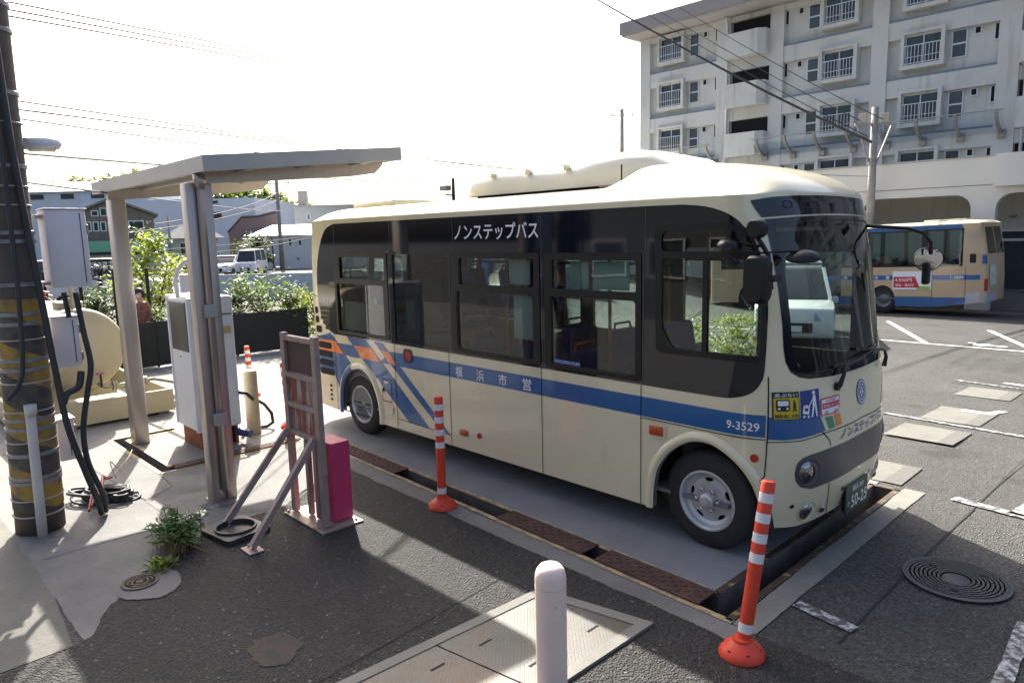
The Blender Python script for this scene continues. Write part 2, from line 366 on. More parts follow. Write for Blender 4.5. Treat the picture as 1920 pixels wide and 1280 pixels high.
class Body:
    """vertical wall wrapped round a plan outline: P(s, z); s runs along the outline from the rear centre, right side first"""
    def __init__(self, W, xr, xsr, xsf, xc, nr, nf, front, rear, inset=((0, 0), (9, 0))):
        self.W, self.xsr, self.xsf = W, xsr, xsf
        self.front, self.rear, self.inset = front, rear, inset
        self.af, self.ar = xc - xsf, xsr - xr
        h = W / 2; pts = []; N = 90
        for i in range(N):                                   # rear centre -> right rear corner
            a = math.pi / 2 * i / N
            pts.append((xsr - self.ar * math.cos(a) ** (2 / nr), h - h * math.sin(a) ** (2 / nr)))
        pts.append((xsr, 0.0))
        for i in range(N + 1):                               # right side -> front centre
            a = math.pi / 2 * i / N
            pts.append((xsf + self.af * math.sin(a) ** (2 / nf), h - h * max(math.cos(a), 0) ** (2 / nf)))
        m = [(x, W - y) for x, y in pts[:-1]]
        pts = pts + m[::-1]
        self.pts = pts; S = [0.0]
        for a, b in zip(pts, pts[1:]): S.append(S[-1] + math.hypot(b[0] - a[0], b[1] - a[1]))
        self.S = S; self.L = S[-1]; self.half = self.L / 2
    def ref(self, s):
        import bisect
        s = min(max(s, 0), self.L - 1e-9)
        i = max(bisect.bisect_right(self.S, s) - 1, 0); i = min(i, len(self.pts) - 2)
        a, b = self.pts[i], self.pts[i + 1]; d = self.S[i + 1] - self.S[i]
        t = (s - self.S[i]) / d if d > 1e-12 else 0
        return a[0] + (b[0] - a[0]) * t, a[1] + (b[1] - a[1]) * t
    def P(self, s, z):
        x, y = self.ref(s)
        if x > self.xsf: x = self.xsf + (x - self.xsf) * (lerp_table(self.front, z) - self.xsf) / self.af
        elif x < self.xsr: x = self.xsr - (self.xsr - x) * (self.xsr - lerp_table(self.rear, z)) / self.ar
        k = 1 - lerp_table(self.inset, z) / (self.W / 2)
        return x, self.W / 2 + (y - self.W / 2) * k, z
    def N(self, s, z):
        e = .004
        a, b = self.P(s - e, z), self.P(s + e, z); c, d = self.P(s, z - .01), self.P(s, z + .01)
        u = [b[i] - a[i] for i in range(3)]; v = [d[i] - c[i] for i in range(3)]
        n = [u[1] * v[2] - u[2] * v[1], u[2] * v[0] - u[0] * v[2], u[0] * v[1] - u[1] * v[0]]
        l = math.sqrt(sum(q * q for q in n)) or 1
        return [q / l for q in n]
    def Po(self, s, z, off):
        p = self.P(s, z); n = self.N(s, z)
        return tuple(p[i] + n[i] * off for i in range(3))
    def sx(self, x):
        """s on the right side for a reference x"""
        lo, hi = 0, self.half
        for _ in range(50):
            m = (lo + hi) / 2
            if self.ref(m)[0] < x: lo = m
            else: hi = m
        return lo
    def sy(self, y):
        """s on the front for a reference y"""
        lo, hi = self.sx(self.xsf), self.L - self.sx(self.xsf)
        for _ in range(50):
            m = (lo + hi) / 2
            if self.ref(m)[1] < y: lo = m
            else: hi = m
        return lo
def small_bus_body():
    fr = [(.2, 5.48), (.35, 5.53), (.55, 5.575), (.8, 5.59), (1.1, 5.58), (1.35, 5.55), (1.6, 5.505), (1.9, 5.46), (2.2, 5.405), (2.45, 5.345), (2.62, 5.29), (2.7, 5.26)]
    # smooth the profile a little
    f2 = []
    z = .2
    while z < 2.71:
        f2.append((z, sum(lerp_table(fr, z + d) for d in (-.12, -.08, -.04, 0, .04, .08, .12)) / 7)); z += .05
    re = [(.2, -1.20), (.5, -1.23), (1.2, -1.24), (1.8, -1.21), (2.3, -1.14), (2.62, -1.04)]
    return Body(2.08, -1.24, -.80, 4.95, 5.56, 3.2, 2.65, f2, re)
# ------------------------------------------------------------------ ground, concrete, drains, painted marks
BAY_T = [(-.2, -.484), (5.44, -.737), (5.44, 2.30), (5.27, 2.30), (5.27, -.532), (-.2, -.34)]
PUMP_T = [(-2.15, -2.22), (-.34, -2.22), (-.34, -.60), (-.45, -.60), (-.45, -2.12), (-2.04, -2.12), (-2.04, -1.5), (-2.15, -1.5)]
def ragged(poly, step, amp, keep=None):
    out = []; ps = dens(poly, step); n = len(ps); K = 6; co = [(random.uniform(-1, 1), random.uniform(-1, 1)) for _ in range(n // K + 2)]
    for i, p in enumerate(ps):
        if keep and keep(p): out.append(p); continue
        a, b = co[i // K], co[(i // K + 1) % (n // K + 1)]; t = (i % K) / K; t = t * t * (3 - 2 * t)
        out.append((p[0] + amp * (.8 * (a[0] + (b[0] - a[0]) * t) + .28 * random.uniform(-1, 1)), p[1] + amp * (.8 * (a[1] + (b[1] - a[1]) * t) + .28 * random.uniform(-1, 1))))
    return out
def sheet(name, poly, mat, z=.004, holes=(), kind='structure', label=None, parent=None, grid=()):
    V, T = cdt(poly, holes, grid); mb = MB(); mb.add([(x, y, gz(x, y) + z) for x, y in V], T)
    o = mb.build(name, mat, parent); tag(o, label, kind=kind if parent is None else None); return o
gpts = [(x + .01 * (y % 3), y + .013 * (x % 2)) for x in range(-16, 41, 2) for y in range(3, 33, 2)]
V, T = cdt([(-600, -200), (200, -200), (200, 600), (-600, 600)], [BAY_T, PUMP_T], gpts)
mb = MB(); mb.add([(x, y, gz(x, y)) for x, y in V], T); tag(mb.build('ground', ASPH2), kind='structure')
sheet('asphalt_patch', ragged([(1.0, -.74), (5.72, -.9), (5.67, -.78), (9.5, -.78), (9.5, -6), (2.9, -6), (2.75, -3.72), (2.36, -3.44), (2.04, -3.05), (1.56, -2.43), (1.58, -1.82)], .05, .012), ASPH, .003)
apron = [(-7.6, -3.68), (2.72, -3.68), (2.70, -3.64), (2.36, -3.44), (2.04, -3.05), (1.75, -2.7), (1.55, -2.43), (1.58, -1.82), (1.22, -1.3), (1.06, -.80), (5.655, -.955), (5.655, -.787), (-.25, -.53), (-.25, -.3), (-7.6, -.05)]
sheet('concrete_apron', ragged(apron, .03, .018, lambda p: p[0] < -7.5 or p[1] > -.8 and p[0] < 1), CONC, .005, [PUMP_T])
sheet('wash_bay_slab', [(-7.6, -.05), (-.25, -.3), (5.27, -.49), (5.27, 2.45), (-7.6, 2.6)], CONC_BAY, .006)
sheet('concrete_kerb_strip', ragged([(5.5, -.78), (5.665, -.80), (5.675, 2.42), (5.5, 2.42)], .05, .008), CONC_PALE, .007)
sheet('roadside_concrete', [(-30, -12), (2.9, -12), (2.74, -3.74), (1.2, -3.62), (-30, -3.70)], CONC_OLD, .004)
def strip(name, a, b, wd, mat, z=.008, n=1, rag=0):
    a = Vector(a); b = Vector(b); d = (b - a).normalized(); q = Vector((-d.y, d.x)) * wd / 2
    poly = [tuple(a - q), tuple(b - q), tuple(b + q), tuple(a + q)]
    if rag: poly = ragged(poly, .05, rag)
    elif max(a.y, b.y) > 3: poly = dens(poly, .4)
    return sheet(name, poly, mat, z)
RUSTLIP = worn_paint('lip_rusty', (.40, .28, .10), (.05, .03, .018), .34, 10)
sheet('concrete_repair', ragged([(.42, -2.62), (.62, -2.02), (.75, -1.5), (1.2, -1.22), (1.5, -1.85), (1.42, -2.5), (1.2, -2.62)], .03, .012), M('concrete_repair', (.17, .168, .16), .85, var=.2, scale=2, detail=9, bump=.25, dirt=((.10, .10, .097), 1.5, .5, .7)), .008)
for a, b in [((-2.3, -2.35), (-2.5, -3.6)), ((.42, -2.62), (-1.1, -2.72)), ((-1.1, -2.72), (-2.4, -2.75)), ((.42, -2.62), (.2, -2.3)), ((.2, -2.3), (-.3, -2.26)), ((1.2, -2.62), (1.2, -3.6)), ((-.5, -1.2), (-3, -.9))]: strip('concrete_joint', a, b, .010, M('joint_dark', (.06, .06, .058), .9), .0085, rag=.004)
# painted lips along the drain
for a, b in [((-.2, -.51), (5.5, -.766)), ((-.2, -.31), (5.24, -.503)), ((5.468, -.76), (5.468, 2.33)), ((5.242, -.5), (5.242, 2.33)), ((5.22, 2.327), (5.49, 2.327)),
             ((-2.2, -2.25), (-.31, -2.25)), ((-2.0, -2.09), (-.48, -2.09)), ((-2.18, -2.25), (-2.18, -1.5)), ((-2.01, -2.09), (-2.01, -1.5)), ((-.31, -2.25), (-.31, -.6)), ((-.48, -2.09), (-.48, -.6))]:
    strip('drain_lip', a, b, .05, RUSTLIP if a[0] > 5 else YELLOW_W, .010)
def trench(name, poly, dep):
    mb = MB(); n = len(poly)
    for i in range(n):
        a, b = poly[i], poly[(i + 1) % n]; mb.add([(*a, .009), (*b, .009), (*b, -dep), (*a, -dep)], [(0, 1, 2, 3)])
    V, T = cdt(poly); mb.add([(x, y, -dep + .001) for x, y in V], T)
    return tag(mb.build(name, TRENCH), kind='structure')
trench('wash_bay_drain', BAY_T, .32); trench('pump_drain', PUMP_T, .22)
def gx_up(x): return -.40 - .035 * (x - 1.5)
def gx_lo(x): return -.56 - .045 * (x - 1.5)
GRATE = M('checker_plate_rusty', (.085, .042, .034), .75, .2, var=.4, scale=5, bump=.6, bscale=130)
def grate_cover(x0, x1, label, slots=False):
    t = thing('drain_cover', label, 'drain cover', ((x0 + x1) / 2, gx_lo(x0), .0), 'rusty covers on the wash bay drain')
    mb = MB(); mb.prism([(x0, gx_lo(x0) - .012), (x1, gx_lo(x1) - .012), (x1, gx_up(x1) + .012), (x0, gx_up(x0) + .012)], lambda a, b: (a, b, .013), (0, 0, .012)); mb.build('plate', GRATE, t)
    mb = MB(); n = int((x1 - x0) / .05)
    for i in range(n):
        xx = x0 + .025 + i * (x1 - x0 - .03) / n
        for k in range(4):
            y = gx_lo(xx) + .02 + k * .042; mb.beam((xx, y, .027), (xx + .022, y + .02 * (-1) ** (i + k), .027), .008, .004)
    mb.build('tread_pattern', GRATE, t)['kind'] = 'stuff'
grate_cover(.15, 1.58, 'long rusty drain cover beside the bus rear wheel')
grate_cover(3.22, 4.21, 'rusty drain cover in the middle of the drain beside the bus')
grate_cover(4.34, 5.24, 'rusty drain cover nearest the leaning orange post')
t = thing('drain_grating', 'narrow rusty grating crossing the concrete beside the pump', 'drain cover', (-.395, -1.3, 0))
for i in range(5):
    y0 = -2.08 + i * .29; mb = MB().box(-.47, y0, .013, -.32, y0 + .285, .024)
    for k in range(9): mb.box(-.46, y0 + .012 + k * .03, .024, -.33, y0 + .024 + k * .03, .030)
    mb.build('grate_panel', GRATE, t)
PADM = M('pad_concrete', (.15, .148, .13), .88, var=.15, scale=4, detail=9, bump=.25, bscale=60, dirt=((.10, .098, .088), 3, .45, .7))
PADE = M('pad_edge', (.105, .104, .097), .88, var=.3, scale=40, bump=.4, bscale=90)
# pale pads, lines
for x0, y0, x1, y1, nm in [(4.68, 2.47, 5.45, 3.12, 'concrete_pad'), (4.72, 4.2, 5.45, 4.98, 'concrete_pad'), (4.76, 5.42, 5.43, 6.42, 'concrete_pad'), (4.64, 7.48, 5.34, 8.36, 'concrete_pad')]:
    sheet(nm, ragged([(x0, y0), (x1, y0), (x1, y1), (x0, y1)], .05, .008), PADM, .009)
    sheet(nm + '_edge', ragged([(x1 - .16, y0), (x1, y0), (x1, y1), (x1 - .16, y1)], .05, .006), PADE, .011)
for a, b, wd, mt, rg in [((-4, 13.9), (9, 13.88), .11, WHITE_P, 0), ((-.06, 19.09), (2.42, 14.0), .13, WHITE_P, 0), ((2.79, 18.3), (4.6, 14.0), .13, WHITE_P, 0), ((3.9, 5.42), (9, 4.9), .09, WHITE_W, .012), ((5.9, 2.42), (6.36, 2.36), .11, WHITE_W, .012),
                     ((4.3, 8.87), (8, 8.2), .08, WHITE_W, .012), ((5.02, 6.33), (5.36, 6.3), .11, WHITE_P, .004), ((5.33, 6.30), (5.44, 6.62), .10, WHITE_P, .004), ((4.95, 9.14), (5.8, 8.95), .1, WHITE_P, .006), ((6.36, 2.62), (7.2, 2.5), .52, WHITE_W, .012),
                     ((5.68, -.28), (6.07, -.335), .10, WHITE_W, .012), ((6.79, .45), (6.83, -.5), .09, WHITE_W, .012), ((6.35, 2.36), (8.2, 2.1), .10, WHITE_W, .012)]:
    strip('painted_line', a, b, wd, mt, .012, rag=rg)
for pl in [[(3.1, 14.85), (3.25, 14.9), (3.3, 14.7), (3.12, 14.72)], [(3.25, 14.62), (3.55, 14.78), (3.62, 14.6), (3.5, 14.3), (3.3, 14.4)], [(3.6, 14.62), (3.95, 14.6), (3.9, 14.42), (3.6, 14.45)]]:
    sheet('painted_mark', pl, WHITE_P, .012)
CRACK = M('joint_filler', (.015, .015, .015), .9, var=.3)
for a, b in [((4.02, -1.36), (4.13, -2.55)), ((4.13, -2.55), (4.22, -3.6)), ((6.055, -.54), (6.055, .3)), ((6.055, .3), (6.085, 2.3)), ((6.085, 2.3), (6.12, 4.4))]:
    strip('asphalt_joint', a, b, .014, CRACK, .0065, rag=.005)
STAIN = M('rust_stain', (.075, .046, .022), .85, var=.4, scale=6, dirt=((.034, .033, .031), 9, .36, .56))
sheet('rust_stain', ragged(ell(3.69, -2.9, .2, .13, 26), .03, .05), STAIN, .007)
sheet('concrete_collar', ragged(ell(2.2, -3.16, .30, .22, 30), .03, .02), CONC, .009)
# manholes
def manhole(name, label, c, r, rings, mat):
    z = gz(*c) + .008; t = thing(name, label, 'manhole cover', (c[0], c[1], z))
    MB().lathe([(r, 0), (r, .010), (r * .93, .012), (r * .93, .004)], (c[0], c[1], z), seg=48).build('frame', mat, t, auto=30)
    pr = [(r * .92, .0)]; k = rings
    for i in range(k):
        a = r * (.92 - .66 * i / k); b = a - r * .66 / k * .55; pr += [(a, .010), (b, .010), (b, .004), (a - r * .66 / k, .004)]
    pr += [(r * .2, .012), (.001, .012)]
    MB().lathe(pr, (c[0], c[1], z), seg=48).build('lid', mat, t, auto=30)
    mb = MB(); q = 0
    for i in range(k):
        rr = r * (.92 - .66 * i / k) - r * .66 / k * .77; n = max(6, int(rr * 90))
        for j in range(n):
            a = 2 * math.pi * j / n; mb.beam((c[0] + math.cos(a) * rr - .0, c[1] + math.sin(a) * rr, z + .007), (c[0] + math.cos(a) * (rr + .014), c[1] + math.sin(a) * (rr + .014), z + .007), .012, .006)
    mb.build('tread_blocks', mat, t)['kind'] = 'stuff'
    for a in (.9, 2.6, 4.9):
        MB().box(c[0] + math.cos(a) * r * .62 - .02, c[1] + math.sin(a) * r * .62 - .013, z + .006, c[0] + math.cos(a) * r * .62 + .02, c[1] + math.sin(a) * r * .62 + .013, z + .0135).build('key_slot', DARK, t)
IRON = M('cast_iron', (.05, .058, .062), .55, .6, var=.25, scale=9)
manhole('manhole_cover', 'large round iron manhole cover with concentric rings on shaded asphalt', (6.33, .775), .325, 8, IRON)
manhole('manhole_cover', 'small round manhole cover set in a rough concrete collar', (2.17, -3.19), .125, 3, M('cast_iron_brown', (.09, .07, .055), .7, .4, var=.3))
# steel pit cover
CH = M('checker_plate', (.115, .121, .116), .55, .3, var=.2, scale=2, dirt=((.12, .09, .065), 1.3, .45, .66))
nt_ = CH.node_tree; tcn = nt_.nodes.new('ShaderNodeTexCoord'); mpn = nt_.nodes.new('ShaderNodeMapping'); mpn.inputs['Rotation'].default_value = (0, 0, R(45)); mpn.inputs['Scale'].default_value = (1, 1, 1)
nt_.links.new(tcn.outputs['Object'], mpn.inputs[0]); ckk = nt_.nodes.new('ShaderNodeTexBrick'); ckk.inputs['Scale'].default_value = 12; ckk.inputs['Mortar Size'].default_value = .05; ckk.inputs['Mortar Smooth'].default_value = .3; nt_.links.new(mpn.outputs[0], ckk.inputs['Vector'])
bpn = nt_.nodes.new('ShaderNodeBump'); bpn.inputs['Strength'].default_value = 1.; bpn.inputs['Distance'].default_value = .012; nt_.links.new(ckk.outputs['Fac'], bpn.inputs['Height']); nt_.links.new(bpn.outputs[0], nt_.nodes['Principled BSDF'].inputs['Normal'])
t = thing('pit_cover', 'steel checker plate pit cover in a pale concrete frame', 'pit cover', (4.7, -2.1, 0))
Q = [Vector((4.34, -1.29)), Vector((5.16, -1.12)), Vector((5.14, -3.05)), Vector((4.24, -3.15))]
def qp(u, v): p = (Q[0] * (1 - u) + Q[1] * u) * (1 - v) + (Q[3] * (1 - u) + Q[2] * u) * v; return (p.x, p.y)
for (u0, v0, u1, v1) in [(0, 0, 1, .045), (0, .955, 1, 1), (0, .0455, .09, .9545), (.91, .0455, 1, .9545)]:
    MB().prism([qp(u0, v0), qp(u1, v0), qp(u1, v1), qp(u0, v1)], lambda a, b: (a, b, .003), (0, 0, .019)).build('frame_side', CONC_PALE, t)
for v0, v1 in [(.047, .497), (.503, .953)]:
    pl = MB().prism([qp(.092, v0), qp(.908, v0), qp(.908, v1), qp(.092, v1)], lambda a, b: (a, b, .003), (0, 0, .013)).build('plate', CH, t)
    for u, v in [(.3, v0 + .08), (.72, v0 + .09), (.3, v1 - .1), (.72, v1 - .1)]:
        a = qp(u, v); MB().rbox(a[0] - .008, a[1] - .05, .015, a[0] + .008, a[1] + .05, .019, .003).build('lifting_slot', DARK, pl)
# ------------------------------------------------------------------ the small bus
B = small_bus_body()
bus = thing('bus', 'small cream city bus with blue stripe parked over the wash bay', 'bus', (2.2, 1.04, 0))
ZT = 2.66
def sxz(x, z):
    if x > B.xsf: x = B.xsf + (x - B.xsf) * B.af / (lerp_table(B.front, z) - B.xsf)
    return B.sx(min(x, 5.545))
def SP(pts): return [(sxz(x, z), z) for x, z in pts]
def FP(pts): return [(B.sy(y), z) for y, z in pts]
def sym(pts):
    """mirror a left-half front outline (y up to the centre) into a closed one"""
    return pts + [(2.08 - y, z) for y, z in pts[::-1]]
def mir(poly): return [(B.L - s, z) for s, z in poly]
ARCH_R = [(-.335, .24), (-.32, .49), (-.235, .69), (-.06, .82), (.12, .85), (.32, .78), (.43, .63), (.50, .44), (.50, .24)]
ARCH_F = [(4.38, .23), (4.385, .38), (4.42, .56), (4.52, .71), (4.65, .81), (4.75, .85), (4.88, .855), (5.01, .805), (5.12, .72), (5.2, .6), (5.245, .46), (5.262, .31)]
def curve(pts, n=4):
    out = []
    for i in range(len(pts) - 1):
        p0, p1, p2, p3 = [Vector(pts[min(max(j, 0), len(pts) - 1)]) for j in (i - 1, i, i + 1, i + 2)]
        for k in range(n):
            t = k / n; q = .5 * ((2 * p1) + (p2 - p0) * t + (2 * p0 - 5 * p1 + 4 * p2 - p3) * t * t + (3 * p1 - p0 - 3 * p2 + p3) * t ** 3); out.append((q.x, q.y))
    return out + [tuple(pts[-1])]
low = [(0, .29), (B.sx(-.95), .27)] + SP([(-.42, .245)]) + SP(curve(ARCH_R)) + SP(curve(ARCH_F)) + FP([(.14, .285), (.3, .275), (.6, .30), (1.04, .32)])
outer = low + mir(low)[::-1][1:]
outer = outer + [(B.L, ZT), (0, ZT)]
g_w1u = SP(rrect(-.235, 1.95, .735, 2.21, .02)); g_w1l = SP(rrect(-.32, 1.295, .70, 1.885, .03))
g_fix = SP(rrect(.885, 1.262, 1.865, 2.245, .03))
g_w3u = SP(rrect(2.05, 1.95, 3.095, 2.21, .02)); g_w3l = SP(rrect(2.0, 1.285, 3.075, 1.885, .04))
g_w4u = SP(rrect(3.305, 1.95, 4.21, 2.20, .02)); g_w4l = SP(rrect(3.285, 1.28, 4.205, 1.885, .03))
g_dl = SP(rpoly([(4.44, 2.22), (5.13, 2.22), (5.185, 2.1), (5.22, 1.9), (5.235, 1.54), (4.87, 1.54), (4.53, 1.54), (4.44, 1.70)], .05))
g_du = SP(rpoly([(4.435, 2.27), (4.435, 2.42), (4.97, 2.425), (5.10, 2.40), (5.15, 2.33), (5.165, 2.27)], .05))
RIGHT = [g_w1u, g_w1l, g_fix, g_w3u, g_w3l, g_w4u, g_w4l, g_dl, g_du]
WS_O = sym([(1.04, 1.362), (.57, 1.362), (.33, 1.370), (.256, 1.386), (.20, 1.425), (.172, 1.50), (.166, 1.6), (.175, 1.75), (.166, 2.0), (.145, 2.27), (.12, 2.485), (.4, 2.50), (.77, 2.51)][::-1] ) if False else None
wl = [(.77, 2.51), (.4, 2.502), (.122, 2.487), (.146, 2.27), (.164, 2.0), (.172, 1.75), (.168, 1.6), (.174, 1.50), (.20, 1.428), (.256, 1.388), (.33, 1.371), (.57, 1.363), (1.04, 1.36)]
WS_O = FP(wl + [(2.08 - y, z) for y, z in wl[-2::-1]])
wi = [(.77, 2.478), (.42, 2.468), (.19, 2.45), (.208, 2.26), (.222, 2.0), (.228, 1.75), (.226, 1.6), (.234, 1.51), (.262, 1.455), (.31, 1.425), (.38, 1.414), (.6, 1.408), (1.04, 1.406)]
WS_I = FP(wi + [(2.08 - y, z) for y, z in wi[-2::-1]])
LEFT = [mir(SP(rrect(a, 1.3, b, 2.2, .04))) for a, b in ((-.2, .75), (2.1, 3.1), (4.45, 5.1))] + [mir(SP(rrect(.95, .45, 1.9, 2.25, .04))), mir(SP(rrect(3.35, .45, 4.2, 2.25, .04)))]
REAR = [[(s, z) for s, z in [(.05, 1.5), (.62, 1.5), (.62, 2.3), (.05, 2.3)]], mir([(.05, 1.5), (.62, 1.5), (.62, 2.3), (.05, 2.3)])]
holes = RIGHT + [WS_I] + LEFT + REAR
wrap_build(B, 'body_shell', B_CREAM, outer, holes, 0, bus, step=.055)
wrap_build(B, 'interior_lining', B_INT, outer, holes, -.045, bus, step=.09, flip=True)
# roof
rm = MB(); ns, ntt = 200, 26
def sst(a, b, x): t = min(max((x - a) / (b - a), 0), 1); return t * t * (3 - 2 * t)
def edge_rise(d, w, p): return (1 - (1 - min(max(d / w, 0), 1)) ** 3) ** p
rl_ = B.L - .01; ytab = [(B.sy(2.08 * k / 60)) for k in range(61)]; xfy = [B.P(q, ZT)[0] for q in ytab]
def front_x(y):
    f = min(max(y / 2.08 * 60, 0), 59.999); k = int(f); return xfy[k] + (xfy[k + 1] - xfy[k]) * (f - k)
def roof_z(x, y):
    side = edge_rise(min(y, 2.08 - y), .66, .72); fr = edge_rise(front_x(y) - x, .70, .8); re = edge_rise(x + 1.04 - .24 * abs((y - 1.04) / 1.04) ** 6, .55, .6)
    wy = sst(.11, .42, y) * sst(.11, .42, 2.08 - y)
    return ZT + .135 * side * fr * re + wy * .150 * sst(3.60, 4.06, x) * (1 - max(0, min((x - 4.05) / 1.28, 1)) ** 2) + .03 * math.sin(math.pi * min(max(y / 2.08, 0), 1)) * fr * re
for j in range(ntt + 1):
    t = (j / ntt) ** 1.8
    for i in range(ns):
        s = B.L * i / ns; x, y, _ = B.P(s, ZT); cx = min(max(x, -.35), 4.40); qx, qy = x + (cx - x) * t, y + (1.04 - y) * t
        rm.v.append((qx, qy, roof_z(qx, qy) if j else ZT))
for j in range(ntt):
    for i in range(ns):
        k = (i + 1) % ns; rm.f.append((j * ns + i, j * ns + k, (j + 1) * ns + k, (j + 1) * ns + i))
rm.build('roof', B_CREAM, bus, smooth=True)
# glazing
def pane(poly, mat=GLASS, parent=bus, name='window_pane'): return wrap_build(B, name, mat, poly, (), -.012, parent, step=.08)
band = SP(curve([(-.32, 2.612), (-.51, 2.56), (-.64, 2.43), (-.74, 2.24), (-.80, 2.0), (-.815, 1.76), (-.80, 1.58), (-.73, 1.41), (-.62, 1.3), (-.46, 1.238)], 3)) + SP(curve([(4.26, 1.222), (4.9, 1.222), (5.06, 1.235), (5.17, 1.275), (5.23, 1.35), (5.25, 1.46), (5.25, 1.81), (5.24, 1.95), (5.215, 2.15), (5.185, 2.26), (5.14, 2.36), (5.07, 2.47), (4.97, 2.54), (4.81, 2.59), (4.62, 2.612)], 3)) + SP([(4.3, 2.615)])
wrap_build(B, 'black_side_band', B_BLACK, band, RIGHT, .003, bus, step=.07)
for outer_r, ins, glz in [((-.365, 1.262, .79, 2.262), [g_w1u, g_w1l], [g_w1u, g_w1l]), ((1.925, 1.25, 3.165, 2.262), [g_w3u, g_w3l], [g_w3u, g_w3l]), ((3.22, 1.245, 4.262, 2.262), [g_w4u, g_w4l], [g_w4u, g_w4l])]:
    f = wrap_build(B, 'window_frame', B_TRIM, SP(rrect(*outer_r, .03)), ins, .010, bus, step=.1)
    for q in glz: pane(q, parent=f)
pane(g_fix, GLASS_D)
df = wrap_build(B, 'driver_window_frame', B_TRIM, SP(rpoly([(4.40, 1.50), (4.385, 2.24), (4.385, 2.46), (4.97, 2.47), (5.12, 2.44), (5.185, 2.27), (5.235, 1.95), (5.245, 1.5)], .06)), [g_dl, g_du], .010, bus, step=.07)
pane(g_dl, GLASS_W, df); pane(g_du, GLASS_D, df)
MB().box(4.80, -.012, 1.54, 4.84, .01, 2.22).build('sash_bar', B_TRIM, df)
for q in LEFT: pane(q, GLASS_W)
for q in REAR: pane(q, GLASS_D)
wf = wrap_build(B, 'windscreen_surround', B_BLACK, WS_O, [WS_I], .004, bus, step=.05)
wrap_build(B, 'windscreen', GLASS_W, WS_I, (), -.006, bus, step=.06)
capl = [(1.04, 2.658), (.834, 2.657), (.438, 2.65), (.203, 2.638), (.06, 2.617), (.078, 2.564), (.11, 2.50), (.4, 2.514), (.77, 2.522), (1.04, 2.524)]
cp = wrap_build(B, 'destination_cap', B_BLACK, FP(capl + [(2.08 - y, z) for y, z in capl[-2:0:-1]]), (), .006, bus, step=.05)
for a, b in ((.29, .385), (.48, .75)): wrap_build(B, 'lens_rim', B_TRIM, FP(rrect(a, 2.56, b, 2.612, .022)), [FP(rrect(a + .008, 2.566, b - .008, 2.606, .018))], .010, cp, step=.05)
# livery
def dec(name, mat, pts, off, parent=bus, front=False, holes=()): return wrap_build(B, name, mat, FP(pts) if front else SP(pts), holes, off, parent, step=.06)
main = dec('blue_stripe', B_BLUE, [(.55, .982), (5.27, .965), (5.27, 1.125), (.75, 1.135)], .002)
dec('blue_stripe', B_BLUE, [(.075, 1.113), (.25, 1.1), (.43, 1.086), (.49, .985), (.366, .968), (.25, .953), (.15, .948), (.073, .952)], .002, front=True)
dec('cream_chevron', B_CREAM, [(.415, 1.082), (.45, 1.08), (.497, .985), (.462, .980)], .003, front=True)
dec('green_chevron', B_GREEN, [(.452, 1.08), (.539, 1.08), (.570, .99), (.499, .985)], .003, front=True)
dec('orange_chevron', B_ORANGE, [(.56, 1.086), (.63, 1.086), (.662, 1.0), (.588, .994)], .003, front=True)
dec('orange_chevron', B_ORANGE, [(1.46, 1.0), (1.49, 1.0), (1.60, 1.2), (1.56, 1.2)], .003, front=True)
dec('blue_sweep', B_BLUE, [(-.90, 1.17), (-.60, 1.235), (-.555, 1.252), (-.46, 1.19), (-.10, .90), (-.22, .83), (-.37, .66), (-.40, .55), (-.50, .70), (-.90, .72)], .002)
dec('orange_flash', B_ORANGE, [(-.90, 1.14), (-.44, 1.15), (-.25, 1.0), (-.90, 1.01)], .0045)
dec('blue_diagonal', B_BLUE, [(-.17, 1.235), (.26, 1.23), (1.47, .345), (1.09, .35), (.52, .75), (.16, .985)], .003)
dec('blue_diagonal', B_BLUE, [(.44, 1.225), (.62, 1.222), (1.82, .345), (1.66, .37), (.62, 1.085)], .003)
dec('blue_dart', B_BLUE, [(-.44, 1.13), (.02, 1.13), (.17, .99), (-.24, .99)], .0025)
dec('orange_flash', B_ORANGE, [(0, 1.135), (.40, 1.135), (.565, .99), (.15, .99)], .0045)
dec('orange_flash', B_ORANGE, [(.575, 1.135), (.74, 1.13), (.885, .99), (.74, .99)], .0045)
# wheel arch lips
def lip(pts, outset, name, mat):
    c = [Vector(p) for p in curve(pts)]; mb = MB(); n = len(c); ring = []
    for i, p in enumerate(c):
        t = (c[min(i + 1, n - 1)] - c[max(i - 1, 0)]).normalized(); q = Vector((-t.y, t.x))
        for k, (a, d) in enumerate(((0, .006), (.012, .026), (outset * .6, .026), (outset, .001))):
            w = p + q * a; s = sxz(w.x, w.y); mb.v.append(B.Po(s, w.y, d))
    for i in range(n - 1):
        for k in range(3): mb.f.append((i * 4 + k, (i + 1) * 4 + k, (i + 1) * 4 + k + 1, i * 4 + k + 1))
    return mb.build(name, mat, bus, smooth=True)
lip([(x, z) for x, z in ARCH_F[:-1]], .075, 'wheel_arch_lip', B_CREAM)
lip(ARCH_R[3:], .075, 'wheel_arch_lip', B_CREAM); lip(ARCH_R[:4], .075, 'wheel_arch_lip', B_BLUE)
